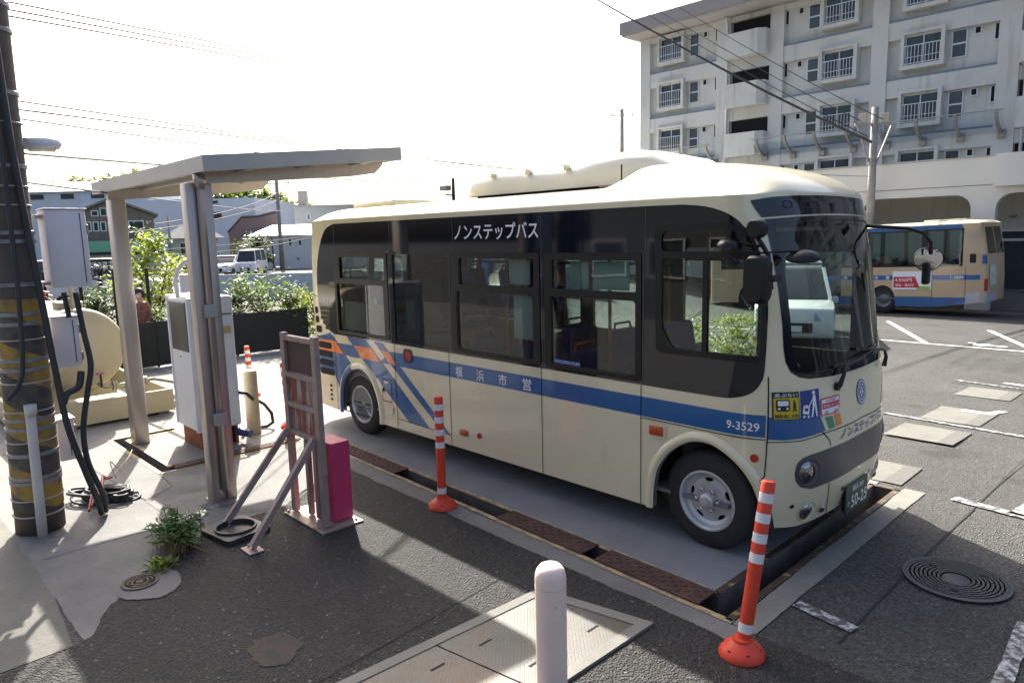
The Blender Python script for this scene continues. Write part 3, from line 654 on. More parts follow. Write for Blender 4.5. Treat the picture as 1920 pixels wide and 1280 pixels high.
# panel gaps
def gap(a, b, wd=.007, mat=None):
    (x0, z0), (x1, z1) = a, b; d = Vector((x1 - x0, z1 - z0)).normalized(); q = Vector((-d.y, d.x)) * wd / 2
    dec('panel_gap', mat or DARK, [(x0 - q.x, z0 - q.y), (x1 - q.x, z1 - q.y), (x1 + q.x, z1 + q.y), (x0 + q.x, z0 + q.y)], .0055)
for a, b in [((.86, 1.235), (.86, .245)), ((1.84, 1.235), (1.84, .245)), ((3.165, 1.235), (3.165, .235)), ((4.26, 1.22), (4.26, .235)), ((5.272, 1.40), (5.272, .68)), ((4.265, .955), (5.27, .95)), ((5.272, .68), (5.22, .61)), ((.88, .36), (1.83, .345)), ((-.46, 1.235), (-.46, .25)), ((-.9, 1.18), (-.46, 1.18)), ((-.98, 1.72), (-.82, 1.7))]:
    gap(a, b)
GREYLINE = M('gap_in_gloss', (.06, .06, .065), .4)
for x in (-.325, .865, 1.97, 3.195, 4.3): gap((x, 2.61), (x, 2.265), .006, GREYLINE)
for x in (.815, 1.9, 3.19, 4.28): gap((x, 2.26), (x, 1.245), .008, GREYLINE)
def outline(name, r, wd, mat, off=.0055, rad=.02):
    dec(name, mat, rrect(*r, rad), off, holes=[SP(rrect(r[0] + wd, r[1] + wd, r[2] - wd, r[3] - wd, rad * .8))])
outline('service_flap', (.57, .53, .765, .80), .008, DARK); outline('fuel_flap', (-.13, .98, .08, 1.22), .006, GREYLINE)
outline('lamp_bezel', (1.04, 1.045, 1.20, 1.20), .022, B_TRIM, .012, .05)
dec('lamp_lens', RED_L, rrect(1.06, 1.065, 1.18, 1.18, .04), .008)
dec('flap_handle', WHITE_D, [(.62, .75), (.70, .75), (.70, .77), (.62, .77)], .007); dec('flap_handle', DARK, ell(.605, .665, .018, .03, 12), .007)
dec('step_lug', B_CREAM, rrect(.60, .40, .79, .49, .03), .012)
# rear vents
for i in range(5): dec('vent_louvre', B_TRIM, rrect(-.76 + .05 * max(i - 2, 0), 1.535 - i * .062, -.51, 1.575 - i * .062, .008), .008)
for x, z in ((-.875, 1.52), (-.865, 1.40), (-.835, 1.275)): dec('vent_hole', DARK, rrect(x - .045 - .025 * (z < 1.3), z - .045, x + .045 + .025 * (z < 1.3), z + .045, .03), .006)
for i, z in enumerate((1.075, .96, .845, .73)): dec('intake_slot', DARK, rrect(-.86, z - .042, -.535 + .01 * i, z + .042, .035), .006)
for z in (.55, .49, .43, .37): dec('vent_hole', DARK, rrect(-.64, z - .015, -.585, z + .015, .012), .006)
# lamps, reflectors
for a in ((1.985, .385, 2.105, .445), (4.345, .835, 4.475, .915)):
    s0 = MB(); s0.rbox(a[0], -.022, a[1], a[2], .004, a[3], .012, 3).build('side_marker', AMBER, bus, auto=40)
outline('marker_bezel', (4.325, .815, 4.495, .935), .02, B_CREAM, .010, .03)
for x, z in ((2.285, .425), (5.21, .81)):
    s = sxz(x, z); p = B.Po(s, z, 0); MB().lathe([(.028, -.012), (.03, 0), (.03, .003)], (p[0], p[1] - .002, p[2]), axis='Y', seg=18).build('reflector', RED_L, bus)
gr = [(.217, .70), (.228, .77), (.262, .806), (.32, .824), (.503, .844), (.924, .856), (1.04, .857)]; gb = [(1.04, .598), (.8, .59), (.542, .578), (.355, .563), (.27, .588), (.228, .64)]
gp = gr[:-1] + [(2.08 - y, z) for y, z in gr[::-1]][0:] + [(2.08 - y, z) for y, z in gb[:0:-1]] + gb
gp = gr + [(2.08 - y, z) for y, z in gr[-2::-1]] + [(2.08 - y, z) for y, z in gb[:0:-1]] + gb
grille = dec('front_grille_band', B_GREY, gp, .003, front=True)
HL = M('headlight_chrome', (.34, .34, .35), .1, 1., var=.25, scale=25); HLG = glass('headlight_glass', (.85, .87, .87))
for sy_ in (0, 1):
    f = (lambda y: y) if sy_ == 0 else (lambda y: 2.08 - y)
    for cy, cz, rr, nm, mt in ((.325, .695, .105, 'headlight', B_GREY), (.365, .39, .085, 'fog_lamp', B_CREAM), (.53, .375, .045, 'fog_lamp', B_CREAM)):
        s = B.sy(f(cy)); p = Vector(B.P(s, cz)); n = Vector(B.N(s, cz)); u = Vector((-n.y, n.x, 0)).normalized(); v = n.cross(u)
        mb = MB(); seg = 24; prof = [(1.0, .006), (.96, .010), (.9, .004), (.72, .0045), (.55, .008), (.50, .010)]
        for q, d in prof:
            for k in range(seg):
                a = 2 * math.pi * k / seg; w = p + (u * math.cos(a) + v * math.sin(a)) * rr * q; sv_ = B.sy(w.y); mb.v.append(tuple(Vector(B.P(sv_, w.z)) + n * d))
        for i in range(len(prof) - 1):
            for k in range(seg): k2 = (k + 1) % seg; mb.f.append((i * seg + k, i * seg + k2, (i + 1) * seg + k2, (i + 1) * seg + k))
        h = mb.build(nm, mt, bus, smooth=True)
        c = p + u * (-.25 * rr if sy_ == 0 else .25 * rr); mb = MB(); pr = [(.8, .006), (.72, .016), (.4, .026), (.0001, .03)]
        for q, d in pr:
            for k in range(seg):
                a = 2 * math.pi * k / seg; w = c + (u * math.cos(a) * .72 + v * math.sin(a)) * rr * q; mb.v.append(tuple(Vector(B.P(B.sy(w.y), w.z)) + n * d))
        for i in range(3):
            for k in range(seg): k2 = (k + 1) % seg; mb.f.append((i * seg + k, i * seg + k2, (i + 1) * seg + k2, (i + 1) * seg + k))
        mb.build('lens', HL, h, smooth=True)
for pts in ([(.427, .978), (.506, .906), (.519, .86)], [(.544, .57), (.578, .423), (.615, .30)], [(1.653, .978), (1.574, .906), (1.561, .86)], [(1.536, .57), (1.502, .423), (1.465, .30)]):
    for a, b in zip(pts, pts[1:]):
        d = Vector((b[0] - a[0], b[1] - a[1])).normalized(); q = Vector((-d.y, d.x)) * .0035
        dec('panel_gap', DARK, [(a[0] - q.x, a[1] - q.y), (b[0] - q.x, b[1] - q.y), (b[0] + q.x, b[1] + q.y), (a[0] + q.x, a[1] + q.y)], .0045, front=True)
dec('panel_gap', DARK, [(.07, .936), (.25, .94), (.366, .956), (.49, .972), (1.04, .985), (1.59, .972), (1.6, .966), (1.04, .979), (.49, .966), (.366, .95), (.25, .934), (.07, .93)], .0045, front=True)
for y, z in ((.23, .447), (.77, .47), (1.31, .47)): dec('tow_hole', DARK, ell(y, z, .015, .015, 12), .005, front=True)
# lettering
def side_text(body, x, z, h, wd, mat, parent=bus, name='lettering', off=.006):
    text_mb(body, h, lambda a, b: B.Po(sxz(x + a, z + b), z + b, off), wd, .012).build(name, mat, parent)
def front_text(body, y, z, h, wd, mat, parent=bus, name='lettering', off=.007, bold=.012):
    text_mb(body, h, lambda a, b: B.Po(B.sy(y + a), z + b, off), wd, bold).build(name, mat, parent)
side_text('ノンステップバス', 2.0, 2.385, .155, 1.16, WHITE_D)
for ch, x in zip('横浜市営', (1.947, 2.27, 2.597, 2.925)): side_text(ch, x, .992, .115, .112, WHITE_D)
side_text('9-3529', 5.01, 1.005, .062, .225, WHITE_D); side_text('9-3529', -.75, 1.62, .055, .20, WHITE_D)
dec('idling_notice', BLUE_D, [(3.325, 1.295), (3.63, 1.285), (3.63, 1.325), (3.325, 1.335)], .001)
side_text('アイドリングストップします', 3.332, 1.297, .03, .29, WHITE_D, off=.004)
front_text('ノンステップバス', .64, .882, .082, .82, BLUE_D)
# stickers on the front
k1 = dec('crossing_sticker', BLK_D, [(.093, 1.095), (.242, 1.093), (.243, 1.29), (.094, 1.292)], .004, front=True)
dec('sticker_field', YEL_D, [(.10, 1.10), (.236, 1.098), (.237, 1.25), (.10, 1.25)], .006, k1, True)
front_text('あぶない', .105, 1.257, .026, .125, WHITE_D, k1, off=.0075); front_text('横断者に注意!', .103, 1.105, .03, .13, BLK_D, k1, off=.0085)
dec('bus_icon', BLK_D, rrect(.11, 1.155, .18, 1.24, .012), .008, k1, True); dec('bus_icon_window', WHITE_D, rrect(.118, 1.195, .172, 1.23, .004), .0095, k1, True)
for y in (.124, .166): dec('bus_icon_lamp', WHITE_D, ell(y, 1.175, .007, .008, 10), .0095, k1, True)
for pts in ([(.205, 1.225), (.213, 1.225), (.213, 1.235), (.205, 1.235)], [(.2, 1.185), (.218, 1.185), (.215, 1.222), (.203, 1.222)], [(.196, 1.15), (.204, 1.15), (.21, 1.186), (.202, 1.186)], [(.214, 1.15), (.222, 1.15), (.216, 1.186), (.208, 1.186)]): dec('walker_icon', BLK_D, pts, .008, k1, True)
k2 = dec('pushchair_sticker', BLUE_D, [(.25, 1.092), (.405, 1.089), (.407, 1.295), (.252, 1.29)], .004, front=True)
for pts in (ell(.355, 1.272, .013, .014, 12), [(.34, 1.18), (.375, 1.18), (.368, 1.255), (.347, 1.255)], [(.328, 1.10), (.342, 1.10), (.358, 1.182), (.342, 1.182)], [(.37, 1.10), (.384, 1.10), (.374, 1.182), (.36, 1.182)], [(.305, 1.175), (.345, 1.235), (.35, 1.228), (.312, 1.17)], [(.262, 1.13), (.31, 1.12), (.318, 1.178), (.306, 1.178), (.302, 1.14), (.275, 1.15), (.283, 1.185), (.27, 1.185)], ell(.293, 1.178, .012, .013, 10), ell(.273, 1.108, .009, .01, 10), ell(.306, 1.106, .009, .01, 10)): dec('pictogram', WHITE_D, pts, .006, k2, True)
k3 = dec('low_floor_sticker', RED_D, rpoly([(.412, 1.092), (.60, 1.098), (.635, 1.14), (.637, 1.222), (.415, 1.217)], .02), .004, front=True)
dec('sticker_field', WHITE_D, rpoly([(.422, 1.10), (.595, 1.106), (.625, 1.142), (.627, 1.213), (.424, 1.208)], .015), .0055, k3, True)
dec('sticker_band', RED_D, [(.43, 1.14), (.618, 1.146), (.618, 1.185), (.43, 1.18)], .007, k3, True)
front_text('国土交通省認定', .47, 1.19, .016, .11, RED_D, k3, off=.0075); front_text('標準仕様ノンステップバス', .436, 1.15, .022, .175, WHITE_D, k3, off=.0085)
for y in (.47, .575): dec('icon_wheel', RED_D, ell(y, 1.112, .016, .014, 14), .007, k3, True, [FP(ell(y, 1.112, .009, .008, 10))])
em = dec('city_emblem', B_BLUE, ell(1.0, 1.18, .092, .098, 36), .004, front=True)
for r0, r1 in ((.085, .077), (.062, .056)): dec('emblem_ring', WHITE_D, ell(1.0, 1.18, r0 * .94, r0, 36), .006, em, True, [FP(ell(1.0, 1.18, r1 * .94, r1, 36))])
dec('emblem_diamond', WHITE_D, [(1.0, 1.135), (1.036, 1.18), (1.0, 1.225), (.964, 1.18)], .006, em, True, [FP([(1.0, 1.15), (1.024, 1.18), (1.0, 1.21), (.976, 1.18)])])
dec('emblem_bar', WHITE_D, [(.97, 1.176), (1.03, 1.176), (1.03, 1.184), (.97, 1.184)], .0065, em, True)
# number plate
px0 = B.P(B.half, .40)[0] + .02
npz = M('plate_green', (.012, .045, .03), .45, var=.1)
plate = MB().rbox(px0, .80, .255, px0 + .012, 1.24, .475, .004).build('number_plate', npz, bus)
PM = lambda y0, z0: (lambda a, b: (px0 + .0145, y0 + a, z0 + b))
text_mb('50-25', .098, PM(.90, .28), .32, .012).build('plate_number', WHITE_D, plate)
text_mb('横浜 200', .05, PM(.92, .405), .22, .01).build('plate_district', WHITE_D, plate)
text_mb('か', .04, PM(.83, .31), .04, .01).build('plate_kana', WHITE_D, plate)
MB().box(px0 - .03, .83, .26, px0 - .001, 1.21, .47).build('plate_holder', B_TRIM, bus)
# wheels
def wheel(name, x, y, sgn, deep):
    """outer face looks towards -y when sgn = -1"""
    o = Vector((x, y, .386)); wd = .215
    t = MB().lathe([(.235, 0), (.30, -.002), (.352, .012), (.375, .03), (.386, .05), (.386, wd - .05), (.375, wd - .03), (.30, wd), (.235, wd)], (0, 0, 0), 'Y', 48, False)
    tw = MB(); tw.add(t.v, t.f)
    for i in range(48):
        a = 2 * math.pi * i / 48; tw.add([(math.cos(a) * .3865, .06, math.sin(a) * .3865), (math.cos(a + .05) * .3865, .06, math.sin(a + .05) * .3865), (math.cos(a + .05) * .3865, wd - .06, math.sin(a + .05) * .3865), (math.cos(a) * .3865, wd - .06, math.sin(a) * .3865)], [(0, 1, 2, 3)])
    mxm = Matrix.Translation(o) @ Matrix.Scale(-sgn, 4, (0, 1, 0))
    w = thing_part = MB().add([mxm @ Vector(v) for v in tw.v], tw.f).build(name, TYRE, bus, auto=40)
    dz = .12 if deep else .016
    rim = MB().lathe([(.238, .012), (.236, -.004), (.222, -.006), (.214, .004), (.205, .02), (.198, dz + .02), (.17, dz + .035)], (0, 0, 0), 'Y', 40, False)
    MB().add([mxm @ Vector(v) for v in rim.v], rim.f).build('rim', RIM, w, auto=35)
    hol = [[(math.cos(a) * .158 + .036 * math.cos(q) * -math.sin(a) + .018 * math.sin(q) * math.cos(a), math.sin(a) * .158 + .036 * math.cos(q) * math.cos(a) + .018 * math.sin(q) * math.sin(a)) for q in [2 * math.pi * k / 14 for k in range(14)]] for a in [2 * math.pi * (i + .3) / 5 for i in range(5)] for b_ in (0,)]
    df_ = lambda a, b: (a, dz + .02 + .02 * max(0, (math.hypot(a, b) - .09) / .1) - .025 * max(0, 1 - math.hypot(a, b) / .12), b)
    disc = MB().slab(ell(0, 0, .196, .196, 40), hol, df_, (0, .012, 0))
    MB().add([mxm @ Vector(v) for v in disc.v], disc.f).build('rim_disc', RIM, w, smooth=False)
    bk = MB().lathe([(.2, dz + .07), (.001, dz + .07)], (0, 0, 0), 'Y', 24); MB().add([mxm @ Vector(v) for v in bk.v], bk.f).build('brake_drum', DARK, w)
    hub = MB().lathe([(.062, dz + .02), (.058, dz - .028 if not deep else dz - .04), (.036, dz - .04 if not deep else dz - .08), (.03, dz - .06 if not deep else dz - .1), (.001, dz - .064 if not deep else dz - .104)], (0, 0, 0), 'Y', 24)
    MB().add([mxm @ Vector(v) for v in hub.v], hub.f).build('hub', RIM, w, auto=40)
    for i in range(6):
        a = 2 * math.pi * i / 6; n_ = MB().lathe([(.014, dz + .01), (.014, dz - .018), (.008, dz - .022), (.001, dz - .022)], (math.cos(a) * .088, 0, math.sin(a) * .088), 'Y', 8)
        MB().add([mxm @ Vector(v) for v in n_.v], n_.f).build('wheel_nut', CHROME, w)
    return w
wheel('front_wheel', 4.825, .055, -1, False); wheel('rear_wheel', 0.02, .055, -1, True); wheel('front_wheel', 4.825, 2.025, 1, False); wheel('rear_wheel', .02, 2.025, 1, True)
MB().box(-.40, .05, .24, .55, .06, .25).box(-.9, .25, .30, 5.2, 1.83, .33).build('underbody', DARK, bus)
for x0, x1 in ((-.42, .56), (4.32, 5.32)):
    for y0, y1 in ((.04, .5), (1.58, 2.04)):
        mb = MB(); n = 14; cx = (x0 + x1) / 2; r = (x1 - x0) / 2
        for i in range(n + 1):
            a = math.pi * i / n; q = (cx - r * math.cos(a), .28 + .60 * math.sin(a) ** .7); mb.v += [(q[0], y0, q[1]), (q[0], y1, q[1])]
        for i in range(n): mb.f.append((2 * i, 2 * i + 1, 2 * i + 3, 2 * i + 2))
        yy = y1 if y0 < 1 else y0; b0 = len(mb.v); mb.v += [(cx - r * math.cos(math.pi * i / n), yy, .28 + .60 * math.sin(math.pi * i / n) ** .7) for i in range(n + 1)]; mb.f.append(tuple(range(b0, b0 + n + 1)))
        mb.build('wheel_house', DARK, bus)
# roof equipment
ac = MB(); secs = [(1.63, .06, .88), (1.66, .15, .96), (1.76, .195, 1), (2.2, .21, 1), (2.9, .18, 1), (3.2, .195, 1), (3.38, .235, 1), (3.75, .245, 1), (3.98, .20, .98), (4.12, .12, .92)]
prof = [(0, 0), (.0, .35), (.02, .7), (.07, .93), (.16, 1), (.5, 1.04), (.84, 1), (.93, .93), (.98, .7), (1, .35), (1, 0)]
for x, h, wd in secs:
    for a, b in prof: ac.v.append((x, 1.04 + (a - .5) * 1.16 * wd, 2.835 + b * h * 1.2))
for i in range(len(secs) - 1):
    for k in range(10): ac.f.append((i * 11 + k, (i + 1) * 11 + k, (i + 1) * 11 + k + 1, i * 11 + k + 1))
ac.f += [tuple(range(11)), tuple(range(99, 110))[::-1]]
acu = ac.build('air_conditioner', M('bus_cream_roof', (.72, .68, .54), .4, var=.04, scale=3, dirt=((.5, .45, .34), 3, .62, .85)), bus, auto=50)
MB().box(1.80, .50, 2.77, 4.0, 1.58, 2.845).build('unit_gap_shade', DARK, acu)  # near-black box stands in for the shaded gap under the unit
for x in (2.05, 2.55, 3.05): MB().rbox(x, .452, 3.00, x + .035, .53, 3.055, .008).build('vent_notch', B_CREAM, acu)
MB().rbox(-.75, .55, 2.79, .18, 1.5, 2.90, .04, 3).build('roof_hatch', B_CREAM, bus, auto=40)
an = MB().tube([(3.81, .34, 2.80), (3.81, .34, 2.985)], .007, 8).build('antenna', B_TRIM, bus); MB().rbox(3.74, .31, 2.795, 3.9, .37, 2.825, .01).build('antenna_foot', B_TRIM, an)
MB().rbox(4.36, .33, 2.80, 4.46, .39, 2.845, .014).tube([(4.44, .36, 2.83), (4.50, .355, 2.85)], [.018, .008], 8).build('roof_camera', B_TRIM, bus, smooth=True)
MB().tube([(3.6, .3, 2.812), (3.9, .325, 2.82), (4.15, .345, 2.835), (4.36, .36, 2.842)], .003, 5).build('cable', M('wire_red', (.3, .06, .05)), bus)
# mirrors
def mirror_box(name, x0, z0, x1, z1, y, d):
    p = rrect(x0, z0, x1, z1, .05, 5); mb = MB(); lay = [(0, .90), (.2, 1), (.75, 1), (1, .84)]; n = len(p); cx, cz = (x0 + x1) / 2, (z0 + z1) / 2
    for t, k in lay: mb.v += [(cx + (a - cx) * k + t * d * .4, y + (t - .5) * d, cz + (b - cz) * k) for a, b in p]
    for i in range(3):
        for k in range(n): k2 = (k + 1) % n; mb.f.append((i * n + k, i * n + k2, (i + 1) * n + k2, (i + 1) * n + k))
    mb.f += [tuple(range(n))[::-1], tuple(range(3 * n, 4 * n))]
    return mb.build(name, B_TRIM, bus, auto=40)
mirror_box('side_mirror', 5.215, 1.935, 5.355, 2.25, -.17, .09); mirror_box('upper_mirror', 5.19, 2.36, 5.295, 2.485, -.10, .07)
MB().tube([(5.24, -.08, 2.37), (5.27, -.06, 2.32), (5.30, -.03, 2.25), (5.315, -.02, 2.10), (5.30, .03, 2.02)], .016, 8).tube([(5.27, -.06, 2.32), (5.2, .04, 2.31)], .014, 8).beam((5.36, -.15, 2.10), (5.335, .05, 2.09), .05, .045).build('mirror_arm', B_TRIM, bus, smooth=True)
def dish(name, c, n, r, sq, mat, back):
    n = Vector(n).normalized(); u = n.cross(Vector((0, 0, 1))).normalized(); v = u.cross(n); mb = MB(); seg = 24
    for q, d in ((1, 0), (1.0, -.012), (.8, -.04), (.3, -.06), (.001, -.062)): mb.v += [tuple(Vector(c) + (u * math.cos(a) + v * math.sin(a) * sq) * r * q + n * d) for a in [2 * math.pi * k / seg for k in range(seg)]]
    for i in range(4):
        for k in range(seg): k2 = (k + 1) % seg; mb.f.append((i * seg + k, i * seg + k2, (i + 1) * seg + k2, (i + 1) * seg + k))
    o = mb.build(name, back, bus, smooth=True)
    mg = MB(); mg.v = [tuple(Vector(c) + (u * math.cos(a) + v * math.sin(a) * sq) * r * .94 * q + n * d) for q, d in ((1, .001), (.5, .012)) for a in [2 * math.pi * k / seg for k in range(seg)]]
    mg.f = [(k, (k + 1) % seg, seg + (k + 1) % seg, seg + k) for k in range(seg)] + [tuple(range(seg, 2 * seg))]; mg.build('mirror_glass', mat, o, smooth=True)
    return o
MIR = M('mirror_silver', (.75, .77, .78), .03, 1., var=.01)
dish('round_mirror', (5.04, -.10, 2.30), (-.25, -.1, -1), .085, .9, MIR, B_TRIM); MB().tube([(5.05, -.10, 2.345), (5.13, -.07, 2.33), (5.26, -.03, 2.31)], .006, 6).build('mirror_rod', B_TRIM, bus)
dish('round_mirror', (5.46, .15, 2.215), (-.1, .25, -1), .11, .85, MIR, B_TRIM); MB().tube([(5.46, .15, 2.265), (5.42, .1, 2.27), (5.3, -.02, 2.265), (5.20, .06, 2.26)], .008, 6).build('mirror_rod', B_TRIM, bus)
MB().tube([(5.16, 1.86, 2.44), (5.3, 1.95, 2.42), (5.52, 2.0, 2.40), (5.62, 2.08, 2.36), (5.66, 2.16, 2.28), (5.66, 2.19, 2.18)], .016, 8).build('mirror_arm', B_TRIM, bus, smooth=True)
dish('front_mirror', (5.64, 2.20, 2.135), (.42, -.85, -.12), .115, .9, MIR, B_TRIM); MB().rbox(5.60, 2.16, 1.92, 5.66, 2.24, 2.11, .02).build('mirror_stem', B_TRIM, bus)
# wipers
def onws(y, z, d): return B.Po(B.sy(y), z, d)
for y0, z0, y1, z1, y2, z2 in ((.60, 1.285, .70, 1.42, 1.32, 1.47), (1.52, 1.30, 1.60, 1.41, 1.05, 1.50)):
    a = MB().tube([onws(y0, z0, .03), onws((y0 + y1) / 2, (z0 + z1) / 2 + .01, .045), onws(y1, z1, .035)], [.02, .014, .010], 8).tube([onws(y1, z1, .035), onws((y1 + y2) / 2, (z1 + z2) / 2, .035), onws(y2, z2, .02)], .008, 6).build('wiper_arm', B_TRIM, bus)
    MB().beam(onws(y1 - .12 * (1 if y2 > y1 else -1), z1 + .0, .012), onws((y1 + y2) / 2, (z1 + z2) / 2, .014), .012, .02).beam(onws((y1 + y2) / 2, (z1 + z2) / 2, .014), onws(y2 + .1 * (1 if y2 > y1 else -1), z2 + .01, .012), .012, .02).build('wiper_blade', B_TRIM, a)
MB().lathe([(.03, 0), (.03, .03), (.001, .035)], onws(.60, 1.285, 0), 'X', 14).build('wiper_pivot', B_TRIM, bus)
# inside
MB().box(-1.0, .06, .36, 5.0, 2.02, .39).build('floor', M('bus_floor', (.16, .16, .16), .7), bus)
MB().box(-.9, .10, 2.40, 4.9, 1.98, 2.43).build('ceiling', M('bus_ceiling', (.45, .46, .45), .7), bus)
MB().rbox(-1.0, .07, .39, .75, 2.0, .95, .03).build('rear_platform', B_INT, bus)
def seat(x, y, zf, mat=B_SEAT, w=.42, hb=.62):
    st = MB().rbox(x - .2, y - w / 2, zf + .30, x + .22, y + w / 2, zf + .42, .04, 3).build('seat', mat, bus, auto=40)
    mb = MB().rbox(-.05, -w / 2, 0, .05, w / 2, hb, .045, 3); mb.xf(Matrix.Translation((x - .2, y, zf + .38)) @ Matrix.Rotation(R(-10), 4, 'Y')); mb.build('backrest', mat, st, auto=40)
    MB().box(x - .12, y - w * .3, zf, x + .12, y + w * .3, zf + .31).build('seat_base', B_INT, st)
    MB().tube([(x - .30, y - w / 2 + .05, zf + .95), (x - .31, y - w / 2 + .08, zf + 1.05), (x - .31, y + w / 2 - .08, zf + 1.05), (x - .30, y + w / 2 - .05, zf + .95)], .014, 6).build('grab_handle', M('handle_orange', (.5, .16, .03), .5), st)
for x, y, zf in [(-.35, .45, .95), (-.35, 1.6, .95), (.45, .45, .95), (.45, 1.6, .95), (1.5, .35, .39), (2.3, .35, .39), (3.0, .35, .39), (3.7, .35, .39), (2.4, 1.7, .39), (3.1, 1.7, .39)]: seat(x, y, zf)
seat(4.55, .50, .55, M('driver_seat', (.02, .04, .13), .85), .5, .75)
MB().rbox(4.22, .08, .39, 4.26, .95, 1.45, .02).build('driver_partition', B_INT, bus)
MB().rbox(5.0, .12, .6, 5.26, 1.9, 1.18, .06, 3).rbox(4.95, .25, 1.1, 5.15, .85, 1.30, .05, 3).build('dashboard', M('dash_black', (.03, .03, .032), .6), bus, auto=40)
sw = MB(); c0 = Vector((4.93, .52, 1.24)); ax = Vector((-.75, 0, .66)); uu = Vector((0, 1, 0)); vv = ax.cross(uu)
sw.tube([c0 + (uu * math.cos(a) + vv * math.sin(a)) * .21 for a in [2 * math.pi * k / 24 for k in range(25)]], .014, 8).tube([c0 + uu * .2, c0 - uu * .2], .012, 6).tube([c0, c0 - ax * .3], .025, 8).build('steering_wheel', B_TRIM, bus, smooth=True)
MB().rbox(4.75, 1.02, .4, 5.0, 1.25, 1.30, .03).build('fare_box', M('fare_box', (.45, .46, .48), .4), bus)
for x, y in ((1.15, .75), (2.0, .7), (2.7, .65), (3.4, .7), (1.9, 1.75), (3.35, 1.75), (4.25, 1.0)): MB().tube([(x, y, .39), (x, y, 2.40)], .016, 8).build('grab_pole', M('pole_orange', (.55, .22, .05), .4), bus)
for y in (.55, 1.55): MB().tube([(.9, y, 2.15), (4.2, y, 2.15)], .014, 8).build('grab_rail', CHROME, bus)
for x0, x1, z0, z1, y in ((2.72, 3.0, 1.45, 1.86, .10), (3.42, 3.62, 1.95, 2.18, .12), (3.68, 4.05, 1.95, 2.18, .12), (2.65, 2.92, 1.96, 2.19, .12), (1.0, 1.14, 1.42, 1.72, .09)): MB().box(x0, y, z0, x1, y + .008, z1).build('notice_card', M('notice_card', (.55, .66, .62), .6, var=.1), bus)
MB().box(-.3, .075, 1.3, .69, .083, 1.66).build('frosted_panel', M('frosted_panel', (.28, .28, .27), .5, var=.06), bus)
MB().rbox(.92, .12, 1.27, 1.14, .5, 1.95, .03).build('payment_machine', M('machine_grey', (.30, .33, .33), .5), bus)
# ------------------------------------------------------------------ shelter over the pump
sh = thing('canopy_shelter', 'aluminium cantilever shelter roof on two posts over the pump', 'shelter', (-.4, -2.06, 0))
def rz(y): return 3.02 + (y + 2.15) * .098
X0, X1, Y0, Y1 = -2.15, 1.30, -2.15, -.10
def fascia(a, b, nm='fascia'):
    (xa, ya), (xb, yb) = a, b; d = Vector((xb - xa, yb - ya, 0)).normalized(); n = Vector((d.y, -d.x, 0)) * .03
    v = [(xa, ya, rz(ya)), (xb, yb, rz(yb)), (xb, yb, rz(yb) + .135), (xa, ya, rz(ya) + .135)]; w = [(p[0] - n.x, p[1] - n.y, p[2]) for p in v]
    MB().add(v + w, [(0, 1, 2, 3), (7, 6, 5, 4), (0, 4, 5, 1), (3, 2, 6, 7), (0, 3, 7, 4), (1, 5, 6, 2)]).build(nm, ALU_D, sh)
fascia((X1, Y0), (X1, Y1)); fascia((X0 + .031, Y0), (X1 - .031, Y0)); fascia((X0, Y1), (X0, Y0)); fascia((X1 - .031, Y1), (X0 + .031, Y1))
ROOFM = M('folded_roof_sheet', (.52, .50, .42), .5, .3, var=.1, scale=2, dirt=((.33, .29, .2), 2, .58, .8))
nrib = 12
for i in range(nrib):                                      # folded metal roof, one pan each
    a = X0 + .03 + (X1 - X0 - .06) * i / nrib; b = X0 + .03 + (X1 - X0 - .06) * (i + 1) / nrib; q = [(a, .10), (a + (b - a) * .22, .045), (a + (b - a) * .78, .045), (b, .10)]
    mb = MB()
    for x, h in q: mb.v += [(x, Y0 + .03, rz(Y0 + .03) + h), (x, Y1 - .03, rz(Y1 - .03) + h), (x, Y0 + .03, rz(Y0 + .03) + h + .004), (x, Y1 - .03, rz(Y1 - .03) + h + .004)]
    for k in range(3): mb.f += [(4 * k, 4 * k + 4, 4 * k + 5, 4 * k + 1), (4 * k + 2, 4 * k + 3, 4 * k + 7, 4 * k + 6)]
    mb.build('roof_pan', ROOFM, sh)
for x in (.93, -1.78):
    v = []
    for dx in (-.045, .045):
        v += [(x + dx, Y0 + .06, rz(Y0) - .085), (x + dx, -.5, rz(-.5) - .115), (x + dx, -.22, rz(-.22) - .10), (x + dx, -.12, rz(-.12) - .02), (x + dx, -.12, rz(-.12) + .01), (x + dx, Y0 + .06, rz(Y0) + .02)]
    MB().add(v, [(0, 1, 2, 3, 4, 5), (11, 10, 9, 8, 7, 6)] + [(i, i + 6, (i + 1) % 6 + 6, (i + 1) % 6) for i in range(6)]).build('cantilever_beam', ALU, sh)
for y in (-1.7, -1.1, -.5): MB().beam((X0 + .04, y, rz(y) + .02), (X1 - .04, y, rz(y) + .02), .05, .05).build('purlin', ALU_D, sh)
def chan(x, y, z1, nm):
    p = MB().rbox(x - .07, y - .115, .0, x + .07, y - .025, z1, .012).rbox(x - .07, y + .025, .0, x + .07, y + .115, z1, .012).box(x - .05, y - .03, .02, x + .02, y + .03, z1 - .02).build(nm, ALU, sh, auto=40)
    MB().rbox(x - .15, y - .11, .005, x + .15, y + .11, .02, .004).build('base_plate', STEEL, p)
chan(.965, -2.10, 2.94, 'post')
MB().rbox(-1.86, -2.09, 0, -1.66, -1.93, 2.94, .012).build('post', ALU, sh, auto=40)
dp = MB().tube([(1.06, -2.10, 3.03), (1.06, -2.10, 2.90), (1.055, -2.10, 2.7), (1.055, -2.10, .12)], .033, 12).lathe([(.034, .0), (.05, .07), (.052, .13)], (1.06, -2.10, 2.88), seg=14).build('downpipe', ALU, sh, smooth=True)
for z in (1.75, .75): MB().rbox(1.03, -2.16, z, 1.095, -2.04, z + .12, .01).build('pipe_bracket', ALU_D, dp)
